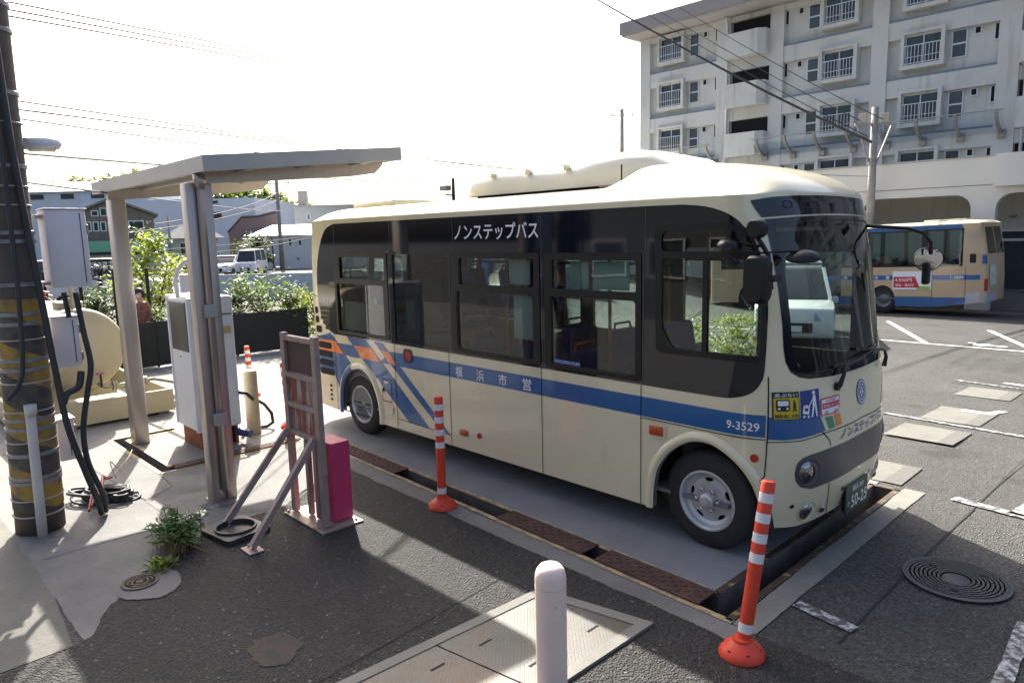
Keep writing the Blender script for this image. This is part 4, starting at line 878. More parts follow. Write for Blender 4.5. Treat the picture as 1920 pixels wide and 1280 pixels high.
# ------------------------------------------------------------------ fuel pump
pu = thing('fuel_pump', 'tall white pump cabinet with dark screen panel on a rusty base', 'fuel pump', (-1.13, -1.37, 0))
MB().rbox(-1.46, -1.64, .22, -.82, -1.12, 1.80, .035, 4).build('cabinet', WHITE_M, pu, auto=40)
MB().rbox(-1.49, -1.655, .24, -1.455, -1.11, 1.82, .01).rbox(-.835, -1.66, .22, -.80, -1.60, 1.80, .01).build('corner_trim', WHITE_M, pu, auto=40)
MB().rbox(-1.40, -1.652, 1.17, -.88, -1.635, 1.75, .008).build('screen_panel', M('smoked_panel', (.055, .065, .066), .25, var=.15), pu)
MB().box(-.815, -1.6, 1.58, -.806, -1.14, 1.59).build('seam', RUST, pu); MB().box(-1.455, -1.647, .85, -.83, -1.642, .856).build('seam', LILAC, pu)
MB().lathe([(.008, 0), (.008, -.012), (.001, -.013)], (-1.15, -1.645, 1.1), 'Y', 10).build('lock', B_TRIM, pu)
for y_ in (-1.55, -1.22):
    for z_ in (.3, .95, 1.7): MB().lathe([(.007, 0), (.006, .004), (.001, .004)], (-.806, y_, z_), 'X', 8).build('screw', STEEL, pu)
MB().box(-.8065, -1.30, 1.36, -.8045, -1.17, 1.44).build('label_plate', M('label_yellow', (.45, .38, .12), .5), pu)
MB().box(-1.43, -1.60, .005, -.86, -1.57, .22).box(-1.43, -1.19, .005, -.86, -1.16, .22).box(-.89, -1.57, .005, -.86, -1.38, .22).box(-1.43, -1.57, .16, -1.40, -1.19, .22).build('base_frame', RUST2, pu)
MB().box(-1.39, -1.56, .006, -.9, -1.2, .2).build('pump_body', DARK, pu)
hb = MB().tube([(-1.2, -1.60, 1.78), (-1.2, -1.615, 1.98), (-1.2, -1.585, 2.10), (-1.2, -1.51, 2.19), (-1.2, -1.42, 2.235), (-1.2, -1.33, 2.19), (-1.2, -1.28, 2.08), (-1.2, -1.27, 1.78)], .026, 10).build('hose_hanger', WHITE_M, pu, smooth=True)
MB().rbox(-1.215, -1.57, 1.84, -1.185, -1.31, 2.06, .008).build('meter_plate', LILAC, pu)
MB().cyl((-.84, -1.16, .14), (-.70, -1.08, .12), .05, 12).build('coupling', M('blue_fitting', (.03, .05, .16), .5), pu)
tag(MB().tube([(-.83, -1.13, .62), (-.80, -1.05, .60), (-.86, -.95, .5), (-1.28, -.76, .42), (-1.24, -.64, .32), (-1.17, -.58, .2), (-1.15, -.58, .08), (-1.2, -.64, .03), (-1.28, -.9, .03), (-1.02, -1.05, .06)], .021, 10).build('fuel_hose', BLACK_R, None, smooth=True), 'black rubber hose looping round the cream bollard by the pump', 'hose')
tag(MB().lathe([(.085, 0), (.085, .78), (.08, .80), (.06, .815), (.001, .82)], (-1.12, -.85, .005), seg=24).build('bollard', M('cream_bollard', (.46, .40, .25), .6, var=.12, dirt=((.3, .24, .14), 5, .55, .75)), None, auto=40), 'short cream steel bollard beside the pump with hose behind', 'bollard')
# ------------------------------------------------------------------ orange delineator posts
def delineator(c, label, h=1.0, tilt=(0, 0)):
    t = thing('delineator_post', label, 'delineator post', (c[0], c[1], .006), 'orange delineator posts')
    MB().lathe([(.13, 0), (.13, .012), (.11, .045), (.055, .085), (.05, .10), (.03, .10)], (c[0], c[1], .006), seg=28).build('base', ORANGE_P, t, auto=35)
    for k in range(6):
        a = k * math.pi / 3 + .3; MB().lathe([(.016, 0), (.014, .012), (.001, .012)], (c[0] + .095 * math.cos(a), c[1] + .095 * math.sin(a), .045), seg=8).build('anchor_bolt', B_TRIM, t)
    def pt(z, off=0): return (c[0] + tilt[0] * z, c[1] + tilt[1] * z, .006 + z)
    MB().tube([pt(.06), pt(.10), pt(h * .5), pt(h - .012), pt(h)], [.042, .04, .04, .04, .033], 20).build('post', ORANGE_P, t, auto=35)
    for z in [.13] + [h - .12 - .115 * k for k in range(4)]: MB().tube([pt(z), pt(z + .055)], .0412, 20, False).build('reflective_band', REFL, t, smooth=True)
delineator((2.65, -.79), 'upright orange post standing by the drain along the bus side', 1.02)
delineator((5.70, -1.03), 'leaning orange post in the foreground by the bus front wheel', 1.0, (.045, .18))
delineator((-3.25, .08), 'orange post farthest back, between the pump and the frame', .80, (-.03, -.03))
delineator((-1.02, -.40), 'orange post half hidden behind the rusty sign frame', .86, (-.05, -.04))
# ------------------------------------------------------------------ rusty sign frame with braces
fr = thing('sign_frame', 'steel frame board with rusty panels held up by two braces', 'sign frame', (2.0, -1.77, 0))
FS = M('frame_steel', (.36, .275, .25), .55, .4, var=.15, scale=5, dirt=((.2, .1, .07), 6, .56, .72))
xa, xb, yf = 1.78, 2.31, -1.77
for x in (xa, xb): MB().rbox(x - .032, yf - .025, .03, x + .032, yf + .025, 1.64, .004).build('upright', FS, fr)
for x in (xa + .19, xa + .33): MB().rbox(x - .025, yf + .03, .03, x + .025, yf + .075, .80, .004).build('rear_upright', FS, fr)
for z in (.77, 1.02, 1.28, 1.60): MB().rbox(xa + .033, yf - .024, z - .022, xb - .033, yf + .024, z + .022, .004).build('crossbar', FS, fr)
RP = M('rust_streaked_sheet', (.42, .42, .40), .6, var=.08, scale=4, stretch=(6, 6, .6), dirt=((.26, .06, .025), 1.9, .42, .50))
for z0, z1, mt in ((.795, .995, RP), (1.045, 1.255, RP), (1.305, 1.575, M('brown_panel', (.075, .04, .035), .6, var=.15))): MB().box(xa + .034, yf + .004, z0, xb - .034, yf + .014, z1).build('panel', mt, fr)
MB().box(xa - .06, yf - .09, .006, xb + .10, yf + .30, .02).build('base_plate', M('plate_steel', (.36, .30, .25), .6, .3, var=.2, dirt=((.2, .12, .07), 5, .5, .7)), fr)
for x, yb_ in ((xa, -2.34), (xb - .06, -2.39)):
    br = MB().beam((x - .16 * (x < 2) + .0, yb_, .03), (x, yf - .03, .78), .05, .05).build('brace', FS, fr)
    xx = x - .16 * (x < 2); MB().rbox(xx - .09, yb_ - .06, .006, xx + .09, yb_ + .06, .018, .003).build('foot_plate', FS, br)
    for dx in (-.065, .065): MB().cyl((xx + dx, yb_, .016), (xx + dx, yb_, .034), .010, 8).build('bolt', STEEL, br)
for dx, dy in ((-.03, -.06), (.58, -.06), (.58, .26)): MB().cyl((xa + dx, yf + dy, .02), (xa + dx, yf + dy, .04), .012, 8).build('bolt', STEEL, fr)
tag(MB().rbox(2.02, -1.68, .025, 2.30, -1.50, .72, .006).build('magenta_box', PINK, None), 'upright magenta box standing behind the rusty sign frame', 'box')
# rubber base with a round hole
ang = R(8); cs, sn = math.cos(ang), math.sin(ang)
tag(MB().slab(rpoly([(-.22, -.2), (.22, -.2), (.22, .2), (-.22, .2)], .04), [ell(0, 0, .165, .165, 32)], lambda a, b: (1.80 + a * cs - b * sn, -2.33 + a * sn + b * cs, .045), (0, 0, -.036)).lathe([(.168, 0), (.168, .05), (.152, .05), (.150, .012)], (1.80, -2.33, .012), seg=32).build('rubber_base', M('rubber_slab', (.03, .032, .034), .55, var=.2), None, auto=40), 'square black rubber base with a round hole under the braces', 'rubber base')
# white bollard in the foreground 
t = thing('bollard', 'white steel bollard with rust spots in the near foreground', 'bollard', (5.13, -2.02, .0))
WB_ = M('bollard_pink_tint', (.82, .65, .55), .5, var=.04, scale=4, dirt=((.30, .10, .05), 11, .66, .74))  # white paint, with a pink reflection tint put into its colour
MB().lathe([(.083, 0), (.083, .63), (.081, .655), (.073, .682), (.056, .703), (.03, .714), (.001, .717)], (5.13, -2.02, .006), seg=32).build('tube', WB_, t, auto=60)
MB().lathe([(.0838, 0), (.0838, .004)], (5.13, -2.02, .60), seg=32).build('weld_seam', M('weld', (.62, .5, .45), .6), t)
# weed at the concrete edge
wd_ = thing('weed', 'green weed clump growing at the edge of the concrete', 'weed', (1.75, -2.82, 0))
mb = MB(); md = MB(); stm = MB()
for i in range(70):
    bx, by = 1.70 + random.gauss(0, .075), -2.76 + random.gauss(0, .05); h = random.uniform(.14, .34) * (1 if i < 30 else .6); lx, ly = random.gauss(0, .10), random.gauss(0, .10)
    top = (bx + lx, by + ly, h); stm.tube([(bx, by, .0), (bx + lx * .4, by + ly * .4, h * .6), top], .003, 4)
    for k in range(13):
        f = .35 + .65 * k / 13; c = (bx + lx * f * f, by + ly * f * f, h * f); a = random.uniform(0, 6.28); L = random.uniform(.05, .10); up = random.uniform(-.1, .5)
        d = Vector((math.cos(a), math.sin(a), up)).normalized(); u = d.cross(Vector((0, 0, 1))).normalized() * L * .14
        c = Vector(c); mb.add([c, c + d * L * .45 + u, c + d * L - Vector((0, 0, L * .25)), c + d * L * .45 - u], [(0, 1, 2, 3)])
for i in range(60):
    bx, by = 1.86 + random.gauss(0, .07), -2.86 + random.gauss(0, .05); md.tube([(bx, by, .0), (bx + random.gauss(0, .04), by + random.gauss(0, .04), random.uniform(.06, .2)), (bx + random.gauss(0, .05), by + random.gauss(0, .05), random.uniform(.02, .17))], .0022, 3)
mb.build('leaves', M('weed_green', (.10, .20, .035), .5, var=.4, scale=9), wd_)['kind'] = 'stuff'; md.build('dry_stalks', DRY, wd_)['kind'] = 'stuff'; stm.build('stems', TREE_D, wd_)['kind'] = 'stuff'
mb = MB(); leaf_cloud(mb, (2.03, -3.0, .035), .10, 150, .055, (1, .9, .45)); tag(mb.build('weed', TREE_Y), 'small bright weed beside the manhole collar', 'weed')
# ------------------------------------------------------------------ fuel tank
tk = thing('fuel_tank', 'cream horizontal steel tank with domed end in a bund tray', 'tank', (-4.6, -2.15, 0))
tc_ = (0, -2.17, 1.02); r_ = .56
pr = [(.001, -3.30)] + [(r_ * math.sin(R(a)), -3.46 + .16 * math.cos(R(a))) for a in range(12, 91, 11)] + [(r_, -3.5), (r_, -5.7)] + [(r_ * math.cos(R(a)), -5.7 - .16 * math.sin(R(a))) for a in range(10, 90, 16)] + [(.001, -5.86)]
MB().lathe(pr, tc_, 'X', 56).build('drum', CREAM_T, tk, auto=50)
text_mb('OIL', .001, lambda a, b: (0, 0, 0)) if False else None
MB().box(-3.318, -2.3, 1.30, -3.312, -2.22, 1.47).build('nameplate', M('nameplate', (.5, .48, .36), .5, var=.3, scale=40), tk)
for x in (-3.75, -5.4): MB().prism([(-2.62, .32), (-1.72, .32), (-1.85, .62), (-2.17, .52), (-2.49, .62)], lambda a, b: (x, a, b), (.12, 0, 0)).build('saddle', CREAM_T, tk)
bund = MB()
for a in ((-6.2, -3.05, .05, -3.08, -3.0, .36), (-6.2, -1.2, .05, -3.08, -1.15, .36), (-3.13, -2.999, .05, -3.08, -1.201, .36), (-6.2, -2.999, .05, -6.15, -1.201, .36), (-6.149, -2.999, .06, -3.131, -1.201, .08)): bund.box(*a)
bund.build('bund_tray', CREAM_T, tk)
for x in (-3.2, -4.6, -6.0):
    for y in (-2.95, -1.3): MB().box(x - .06, y - .06, .005, x + .06, y + .06, .05).build('foot', TRENCH, tk)
pp = MB().tube([(-3.28, -2.05, .55), (-3.2, -1.98, .50), (-3.2, -1.85, .50), (-3.2, -1.35, .52), (-2.6, -1.30, .55), (-1.8, -1.28, .55), (-1.5, -1.28, .55)], .026, 10).build('outlet_pipe', CREAM_T, tk, smooth=True)
for y in (-1.88, -1.5): MB().cyl((-3.2, y - .012, .505), (-3.2, y + .012, .505), .07, 18).cyl((-3.2, y + .02, .505), (-3.2, y + .044, .505), .07, 18).build('flange', CREAM_T, pp, auto=40)
MB().cyl((-3.22, -2.02, .5), (-3.22, -2.02, .68), .014, 8).build('valve_stem', B_TRIM, pp); MB().tube([(-3.22 + .05 * math.cos(a), -2.02 + .05 * math.sin(a), .69) for a in [k * math.pi / 8 for k in range(17)]], .008, 6).build('valve_wheel', M('valve_red', (.4, .1, .15), .5), pp)
MB().rbox(-4.1, -2.32, 1.54, -3.7, -2.02, 1.66, .02).cyl((-3.62, -2.17, 1.50), (-3.62, -2.17, 1.72), .05, 12).cyl((-3.62, -2.17, 1.72), (-3.62, -2.17, 1.92), .028, 10).build('tank_fittings', CREAM_T, tk, auto=40)
tag(MB().rbox(-4.2, -1.02, .006, -3.5, -.75, .10, .03).rbox(-4.0, -1.0, .1, -3.6, -.8, .17, .03).build('covered_bundle', M('pale_cover', (.45, .45, .43), .8, var=.2), None, auto=40), 'low pale covered bundle on the concrete behind the tank', 'bundle')
# ------------------------------------------------------------------ utility pole at the left
ul = thing('utility_pole', 'thick concrete utility pole wrapped in yellow and black at the left', 'utility pole', (.43, -3.47, 0))
PB = Vector((.43, -3.47, 0)); LEAN = Vector((.008, .020, 1))
def pc(z): return PB + LEAN * z
def pr_(z): return .185 - .0135 * z
PM_ = M('pole_concrete', (.095, .08, .07), .85, var=.2, scale=4, bump=.25, bscale=40)
MB().tube([pc(z) for z in (0, 1, 2, 3, 5, 8, 11)], [pr_(z) for z in (0, 1, 2, 3, 5, 8, 11)], 32).build('shaft', PM_, ul, smooth=True)
wm = bpy.data.materials.new('tiger_wrap'); wm.use_nodes = True; N = wm.node_tree.nodes; L = wm.node_tree.links
tcn = N.new('ShaderNodeTexCoord'); sp = N.new('ShaderNodeSeparateXYZ'); L.new(tcn.outputs['Object'], sp.inputs[0])
ar = N.new('ShaderNodeMath'); ar.operation = 'ARCTAN2'; L.new(sp.outputs[1], ar.inputs[0]); L.new(sp.outputs[0], ar.inputs[1])
m1 = N.new('ShaderNodeMath'); m1.operation = 'MULTIPLY_ADD'; m1.inputs[1].default_value = 1 / (2 * math.pi); L.new(ar.outputs[0], m1.inputs[0])
m2 = N.new('ShaderNodeMath'); m2.operation = 'MULTIPLY'; m2.inputs[1].default_value = 1.9; L.new(sp.outputs[2], m2.inputs[0]); L.new(m2.outputs[0], m1.inputs[2])
fr_ = N.new('ShaderNodeMath'); fr_.operation = 'FRACT'; L.new(m1.outputs[0], fr_.inputs[0]); gt = N.new('ShaderNodeMath'); gt.operation = 'GREATER_THAN'; gt.inputs[1].default_value = .5; L.new(fr_.outputs[0], gt.inputs[0])
nz = N.new('ShaderNodeTexNoise'); nz.inputs['Scale'].default_value = 9; nz.inputs['Detail'].default_value = 8; L.new(tcn.outputs['Object'], nz.inputs['Vector']); nr_ = N.new('ShaderNodeMapRange'); nr_.inputs[1].default_value = .42; nr_.inputs[2].default_value = .7; L.new(nz.outputs['Fac'], nr_.inputs[0])
cm = N.new('ShaderNodeMix'); cm.data_type = 'RGBA'; L.new(gt.outputs[0], cm.inputs[0]); cm.inputs[6].default_value = (.055, .05, .048, 1); cm.inputs[7].default_value = (.36, .22, .035, 1)
cm2 = N.new('ShaderNodeMix'); cm2.data_type = 'RGBA'; L.new(nr_.outputs[0], cm2.inputs[0]); L.new(cm.outputs[2], cm2.inputs[6]); cm2.inputs[7].default_value = (.12, .10, .08, 1); L.new(cm2.outputs[2], N['Principled BSDF'].inputs['Base Color']); N['Principled BSDF'].inputs['Roughness'].default_value = .7
MB().tube([pc(z) for z in (.22, 1, 1.6, 2.0)], [pr_(z) + .006 for z in (.22, 1, 1.6, 2.0)], 32, False).build('tiger_wrap', wm, ul, smooth=True)
BAND = M('galvanised_band', (.25, .26, .28), .5, .5, var=.2, scale=30); TIE = M('cable_tie', (.42, .38, .33), .6, var=.1)
for z in (1.86, 1.78, 1.48, 1.40, .98, .90, .68, .48, .44, 2.45, 2.52, 2.10, 3.05, 3.62, 4.1, 4.3): MB().lathe([(pr_(z) + .009, 0), (pr_(z) + .013, .003), (pr_(z) + .013, .030), (pr_(z) + .009, .033)], pc(z), seg=32).build('steel_band', BAND, ul, auto=40)
for z in (1.66, 1.30, 1.06, .80, .30, .16, 2.75, 2.9, 3.4): MB().lathe([(pr_(z) + .010, 0), (pr_(z) + .016, .006), (pr_(z) + .010, .012)], pc(z), seg=32).build('cable_tie', TIE, ul, smooth=True)
MB().tube([pc(z) + Vector((.225, -.03, 0)) - Vector((0.0135 * z, 0, 0)) for z in (.0, .4, .8, 1.13)], .038, 14).tube([pc(1.06) + Vector((.24, -.03, 0)), pc(1.14) + Vector((.24, -.03, 0))], .046, 14).build('conduit', M('pvc_grey', (.55, .52, .49), .55, var=.08), ul, smooth=True)
CBL = M('cable_black', (.03, .032, .036), .55, var=.2)
def cab(pts, r, nm='cable', mt=CBL): return MB().tube(curve3(pts), r, 8).build(nm, mt, ul, smooth=True)
def curve3(pts, n=6):
    out = []
    for i in range(len(pts) - 1):
        p0, p1, p2, p3 = [Vector(pts[min(max(j, 0), len(pts) - 1)]) for j in (i - 1, i, i + 1, i + 2)]
        for k in range(n): t = k / n; out.append(.5 * ((2 * p1) + (p2 - p0) * t + (2 * p0 - 5 * p1 + 4 * p2 - p3) * t * t + (3 * p1 - p0 - 3 * p2 + p3) * t ** 3))
    return out + [Vector(pts[-1])]
cab([(.62, -3.40, 4.6), (.63, -3.38, 3.4), (.63, -3.34, 2.6), (.66, -3.30, 1.9), (.67, -3.27, 1.4), (.68, -3.23, .9), (.66, -3.14, .5), (.6, -3.05, .15), (.52, -3.02, .03)], .026)
cab([(.50, -3.02, 2.02), (.52, -3.0, 1.7), (.60, -2.99, 1.4), (.60, -3.04, 1.15), (.60, -3.10, .85), (.62, -3.10, .55), (.58, -3.0, .2), (.5, -2.98, .03)], .024)
cab([(.36, -3.08, 2.02), (.36, -3.06, 1.8)], .022); cab([(.56, -3.06, 1.34), (.6, -3.10, 1.22), (.64, -3.2, 1.18), (.66, -3.24, 1.1)], .03)
cab([(.66, -3.45, 3.8), (.66, -3.45, 2.8), (.66, -3.46, 2.0), (.66, -3.50, 1.4), (.66, -3.62, 1.2)], .018); cab([(.60, -3.62, 3.4), (.62, -3.60, 2.9), (.63, -3.59, 2.3), (.60, -3.62, 2.0)], .018, mt=M('cable_teal', (.03, .12, .12), .5))
def cabinet(label, x0, y0, z0, x1, y1, z1, door=True):
    t = thing('electrical_cabinet', label, 'electrical cabinet', ((x0 + x1) / 2, (y0 + y1) / 2, z0))
    MB().rbox(x0, y0, z0, x1, y1, z1, .012).build('case', LILAC, t, auto=40)
    MB().rbox(x0 - .0, y0 - .006, z1 + .001, x1 + .012, y1 + .012, z1 + .012, .004).build('rain_lip', LILAC, t)
    MB().box(x1 - .002, y1 - .05, z0 + .04, x1 + .003, y1 - .044, z1 - .03).build('door_gap', DARK, t)
    for z in (z0 + .2 * (z1 - z0), z0 + .75 * (z1 - z0)): MB().rbox(x1 - .02, y1 - .004, z - .04, x1 + .006, y1 + .012, z + .04, .004).build('hinge', STEEL, t)
    for z in (z0 + .03, z1 - .07): MB().rbox(x0 + .02, y0 - .06, z, x1 - .05, y0 + .002, z + .03, .004).build('bracket', STEEL, t)
    return t
cabinet('large pale cabinet strapped high on the left utility pole', .14, -3.17, 2.06, .42, -2.86, 2.73); cabinet('mid grey cabinet on the left pole in front of the tank', .05, -3.19, 1.35, .30, -2.98, 1.80); cabinet('small low grey cabinet at the foot of the left pole', -.05, -3.22, .48, .18, -3.08, .86)
sl = thing('street_lamp', 'white tubular street lamp sticking out of the left pole', 'street lamp', (.42, -3.2, 3.22))
MB().tube([(.40, -3.23, 3.265), (.40, -3.06, 3.275), (.40, -3.0, 3.275), (.40, -2.975, 3.275)], [.052, .055, .045, .012], 18).build('housing', WHITE_M, sl, smooth=True); MB().rbox(.35, -3.30, 3.22, .45, -3.22, 3.31, .01).build('bracket', STEEL, sl)
MB().tube([(.40, -3.22, 3.245), (.40, -3.03, 3.25)], .042, 14).build('diffuser', M('lamp_cover', (.7, .66, .5), .3), sl, smooth=True)
co = MB()
for i in range(9):
    a0 = random.uniform(0, 6.28); rx, ry = random.uniform(.17, .30), random.uniform(.10, .17); ox, oy = random.gauss(0, .03), random.gauss(0, .03); pts = []
    for k in range(26):
        a = a0 + k * 2 * math.pi / 25 * random.uniform(.98, 1.02); pts.append((.10 + ox + rx * math.cos(a) * .75 - ry * math.sin(a) * .7 + random.uniform(-.008, .008), -2.90 + oy + rx * math.cos(a) * .72 + ry * math.sin(a) * .7, .02 + .011 * i + .014 * math.sin(2 * a + i)))
    co.tube(pts, random.choice((.012, .016, .02)), 7)
t = thing('cable_coil', 'coil of black and red cables lying at the pole foot', 'cable coil', (.08, -2.93, 0)); co.build('coil', CBL, t, smooth=True)
c2 = MB()
for i in range(4): c2.tube(curve3([(.45 - i * .02, -3.10 + .03 * i, .05 + .03 * i), (.25, -3.02 + .03 * i, .12 + .02 * i), (.0, -2.86, .17 + .015 * i), (-.2, -2.74 - .02 * i, .12)]), .011, 6)
c2.build('red_cables', M('cable_red', (.28, .03, .025), .5), t, smooth=True)
MB().tube(curve3([(-.1, -2.75, .16), (-.3, -2.62, .18), (-.45, -2.5, .22), (-.6, -2.42, .25)]), .006, 5).tube(curve3([(-.2, -2.7, .1), (-.35, -2.7, .24), (-.42, -2.6, .1)]), .006, 5).build('loose_end', M('wire_bare', (.4, .36, .2), .5), t)
# ------------------------------------------------------------------ apartment block
AW = M('render_wall', (.56, .565, .53), .85, var=.06, scale=.5, detail=8, dirt=((.42, .42, .395), .35, .54, .78))
AW2 = M("render_recess", (.54, .545, .51), .85, var=.06, scale=.5, dirt=((.36, .36, .34), .4, .55, .75))
for q_ in (AW, AW2):
    N = q_.node_tree.nodes; L = q_.node_tree.links; tcs = N.new('ShaderNodeTexCoord'); ms_ = N.new('ShaderNodeMapping'); ms_.inputs['Scale'].default_value = (3.2, 3.2, .16); L.new(tcs.outputs['Object'], ms_.inputs[0])
    ns_ = N.new('ShaderNodeTexNoise'); ns_.inputs['Scale'].default_value = 1.0; ns_.inputs['Detail'].default_value = 6; L.new(ms_.outputs[0], ns_.inputs['Vector']); rs_ = N.new('ShaderNodeMapRange'); rs_.inputs[1].default_value = .56; rs_.inputs[2].default_value = .8; rs_.inputs[3].default_value = 1; rs_.inputs[4].default_value = .62; L.new(ns_.outputs['Fac'], rs_.inputs[0])
    pb = N['Principled BSDF']; src = pb.inputs['Base Color'].links[0].from_socket; mu_ = N.new('ShaderNodeMix'); mu_.data_type = 'RGBA'; mu_.blend_type = 'MULTIPLY'; mu_.inputs[0].default_value = 1; L.new(src, mu_.inputs[6]); L.new(rs_.outputs[0], mu_.inputs[7]); L.new(mu_.outputs[2], pb.inputs['Base Color'])   # rain streaks
BANDM = M('blue_grey_band', (.17, .21, .25), .7, var=.1)
FRAMEM = M('window_aluminium', (.62, .64, .66), .4, .4, var=.04); CURT = M('curtain', (.55, .57, .58), .9, var=.12, scale=14, stretch=(9, 1, .5)); SOFF = M('soffit', (.40, .37, .36), .8, var=.06)
FASC = M('fascia_brown', (.30, .275, .275), .75, var=.06)
ap = thing('apartment_block', 'pale rendered apartment block with railed windows and stair balconies', 'building', (-8, 38, -1))
YF = 33.0
MB().box(-19.40, YF + .30, -1, 44, YF + 10, 14.05).build('wall', AW2, ap)
PIL = [(-19.45, -18.75), (-14.25, -13.40), (-11.10, -10.35), (-5.93, -5.20), (-.70, .10), (2.5, 3.3), (7.8, 8.6), (13.1, 13.9), (16.2, 17.0), (21.5, 22.3), (26.8, 27.6), (29.9, 30.7), (35.2, 36.0), (40.5, 44.05)]
for a, b in PIL: MB().box(a, YF, -1, b, YF + .302, 14.04).build('pilaster', AW, ap)
BAYS = [(-18.75, -14.25, 0), (-10.35, -5.93, 1), (-5.20, -.70, 0), (3.3, 7.8, 1), (8.6, 13.1, 0), (17.0, 21.5, 1), (22.3, 26.8, 0), (30.7, 35.2, 1), (36.0, 40.5, 0)]; ZB = [12.0, 9.37, 6.74, 4.11]  # far right bays are added, out of view, for the bus glass to reflect
for x0, x1, mr in BAYS:
    for i, zb in enumerate(ZB):
        MB().box(x0 + .002, YF + .04, zb + 1.73, x1 - .002, YF + .305, zb + 2.63 - .10 if i else 14.03).build('spandrel', AW, ap); MB().box(x0 + .002, YF + .05, zb - .11, x1 - .002, YF + .306, zb).build('band', BANDM, ap)
    MB().box(x0 + .002, YF + .04, -1, x1 - .002, YF + .305, 3.9).build('spandrel', AW, ap)
def opening(x0, z0, x1, z1, kind, y=YF + .30):
    w_ = thing_none = MB().slab([(x0, z0), (x1, z0), (x1, z1), (x0, z1)], [[(x0 + .05, z0 + .05), (x1 - .05, z0 + .05), (x1 - .05, z1 - .05), (x0 + .05, z1 - .05)]], lambda a, b: (a, y - .05, b), (0, .045, 0)).build('window_frame', FRAMEM, ap)
    if kind == 'dark':
        MB().box(x0 + .051, y - .02, z0 + .051, x1 - .051, y - .004, z1 - .051).build('dark_opening', DARK, w_); return
    if kind == 'narrow':
        zm = (z0 + z1) / 2; MB().box(x0 + .051, y - .045, zm - .035, x1 - .051, y - .008, zm + .035).build('transom', FRAMEM, w_)
        for a, b in ((z0 + .051, zm - .036), (zm + .036, z1 - .051)): MB().box(x0 + .051, y - .025, a, x1 - .051, y - .012, b).build('pane', GLASS_H, w_)
    else:
        xm = (x0 + x1) / 2
        for a, b in ((x0 + .051, xm - .026), (xm + .026, x1 - .051)):
            MB().box(a, y - .025, z0 + .051, b, y - .012, z1 - .051).build('pane', GLASS_A, w_); MB().box(a + .05 * random.random(), y - .009, z0 + .06, b - .3 * random.random() ** 2, y - .005, z1 - .06).build('curtain', CURT, w_)
        MB().box(xm - .025, y - .047, z0 + .051, xm + .025, y - .01, z1 - .051).build('mullion', FRAMEM, w_)
GLASS_A = glass('flat_window_glass', (.55, .62, .64), .8)
for x0, x1, mr in BAYS:
    f = (lambda x: x) if not mr else (lambda x: x0 + x1 - x)
    X = lambda a, b: (min(f(x0 + a), f(x0 + b)), max(f(x0 + a), f(x0 + b)))
    W_ = x1 - x0
    for zb in ZB:
        a, b = X(.62, 2.45); ring = MB().slab([(a, zb + .28), (b, zb + .28), (b, zb + 1.95), (a, zb + 1.95)], [[(a + .14, zb + .46), (b - .16, zb + .46), (b - .16, zb + 1.84), (a + .14, zb + 1.84)]], lambda p, q: (p, YF - .16, q), (0, .455, 0)).build('window_surround', AW, ap)
        opening(a + .141, zb + .461, b - .161, zb + 1.839, 'wide', YF + .12)
        rl = MB().beam((a + .15, YF - .13, zb + 1.32), (b - .17, YF - .13, zb + 1.32), .035, .035).beam((a + .15, YF - .13, zb + .52), (b - .17, YF - .13, zb + .52), .03, .03).beam((a + .15, YF - .13, zb + .80), (b - .17, YF - .13, zb + .80), .022, .022)
        n = 11
        for k in range(n): xx = a + .16 + (b - a - .34) * k / (n - 1); rl.box(xx - .012, YF - .142, zb + .53, xx + .012, YF - .118, zb + 1.31)
        rl.build('railing', FRAMEM, ap)
        if W_ > 3:
            a, b = X(2.62, 3.24); opening(a, zb + .5, b, zb + 1.72, 'narrow'); a, b = X(3.48, 3.78); opening(a, zb + 1.36, b, zb + 1.72, 'dark'); a, b = X(4.24, 4.47); opening(a, zb + .98, b, zb + 1.72, 'dark')
for x0, x1 in ((-13.40, -11.10), (.10, 2.50), (13.9, 16.2), (27.6, 29.9)):
    for i, zb in enumerate(ZB):
        MB().box(x0 + .002, YF + .04, zb + 1.75, x1 - .002, YF + .305, zb + 2.35 if i else 14.02).build('stair_lintel', AW, ap)
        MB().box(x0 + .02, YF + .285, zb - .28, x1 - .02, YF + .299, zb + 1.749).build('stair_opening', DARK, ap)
        bx = MB().slab([(x0 + .15, YF - .75), (x1 - .35, YF - .75), (x1 - .002, YF - .45), (x1 - .002, YF + .28), (x0 + .15, YF + .28)], [[(x0 + .27, YF - .63), (x1 - .40, YF - .63), (x1 - .12, YF - .40), (x1 - .12, YF + .2), (x0 + .27, YF + .2)]], lambda a, b: (a, b, zb + .95), (0, 0, -1.25)).build('stair_balcony', AW, ap); MB().box(x0 + .16, YF - .62, zb - .28, x1 - .05, YF + .28, zb - .2).build('balcony_floor', AW2, bx)
MB().box(-19.9, YF - 1.5, 14.18, 44.5, YF + 10.2, 14.86).build('roof_fascia', FASC, ap); MB().box(-19.8, YF - 1.4, 14.06, 44.4, YF + 10.1, 14.179).build('roof_soffit', SOFF, ap)
MB().tube([(-13.55, YF - .25, 14.06), (-13.55, YF - .25, 13.85), (-13.52, YF - .12, 13.6), (-13.52, YF - .12, 3.5)], .07, 10).build('downpipe', FRAMEM, ap, smooth=True); MB().tube([(.4, YF - .12, 14.0), (.4, YF - .12, 3.5)], .07, 10).build('downpipe', FRAMEM, ap, smooth=True)
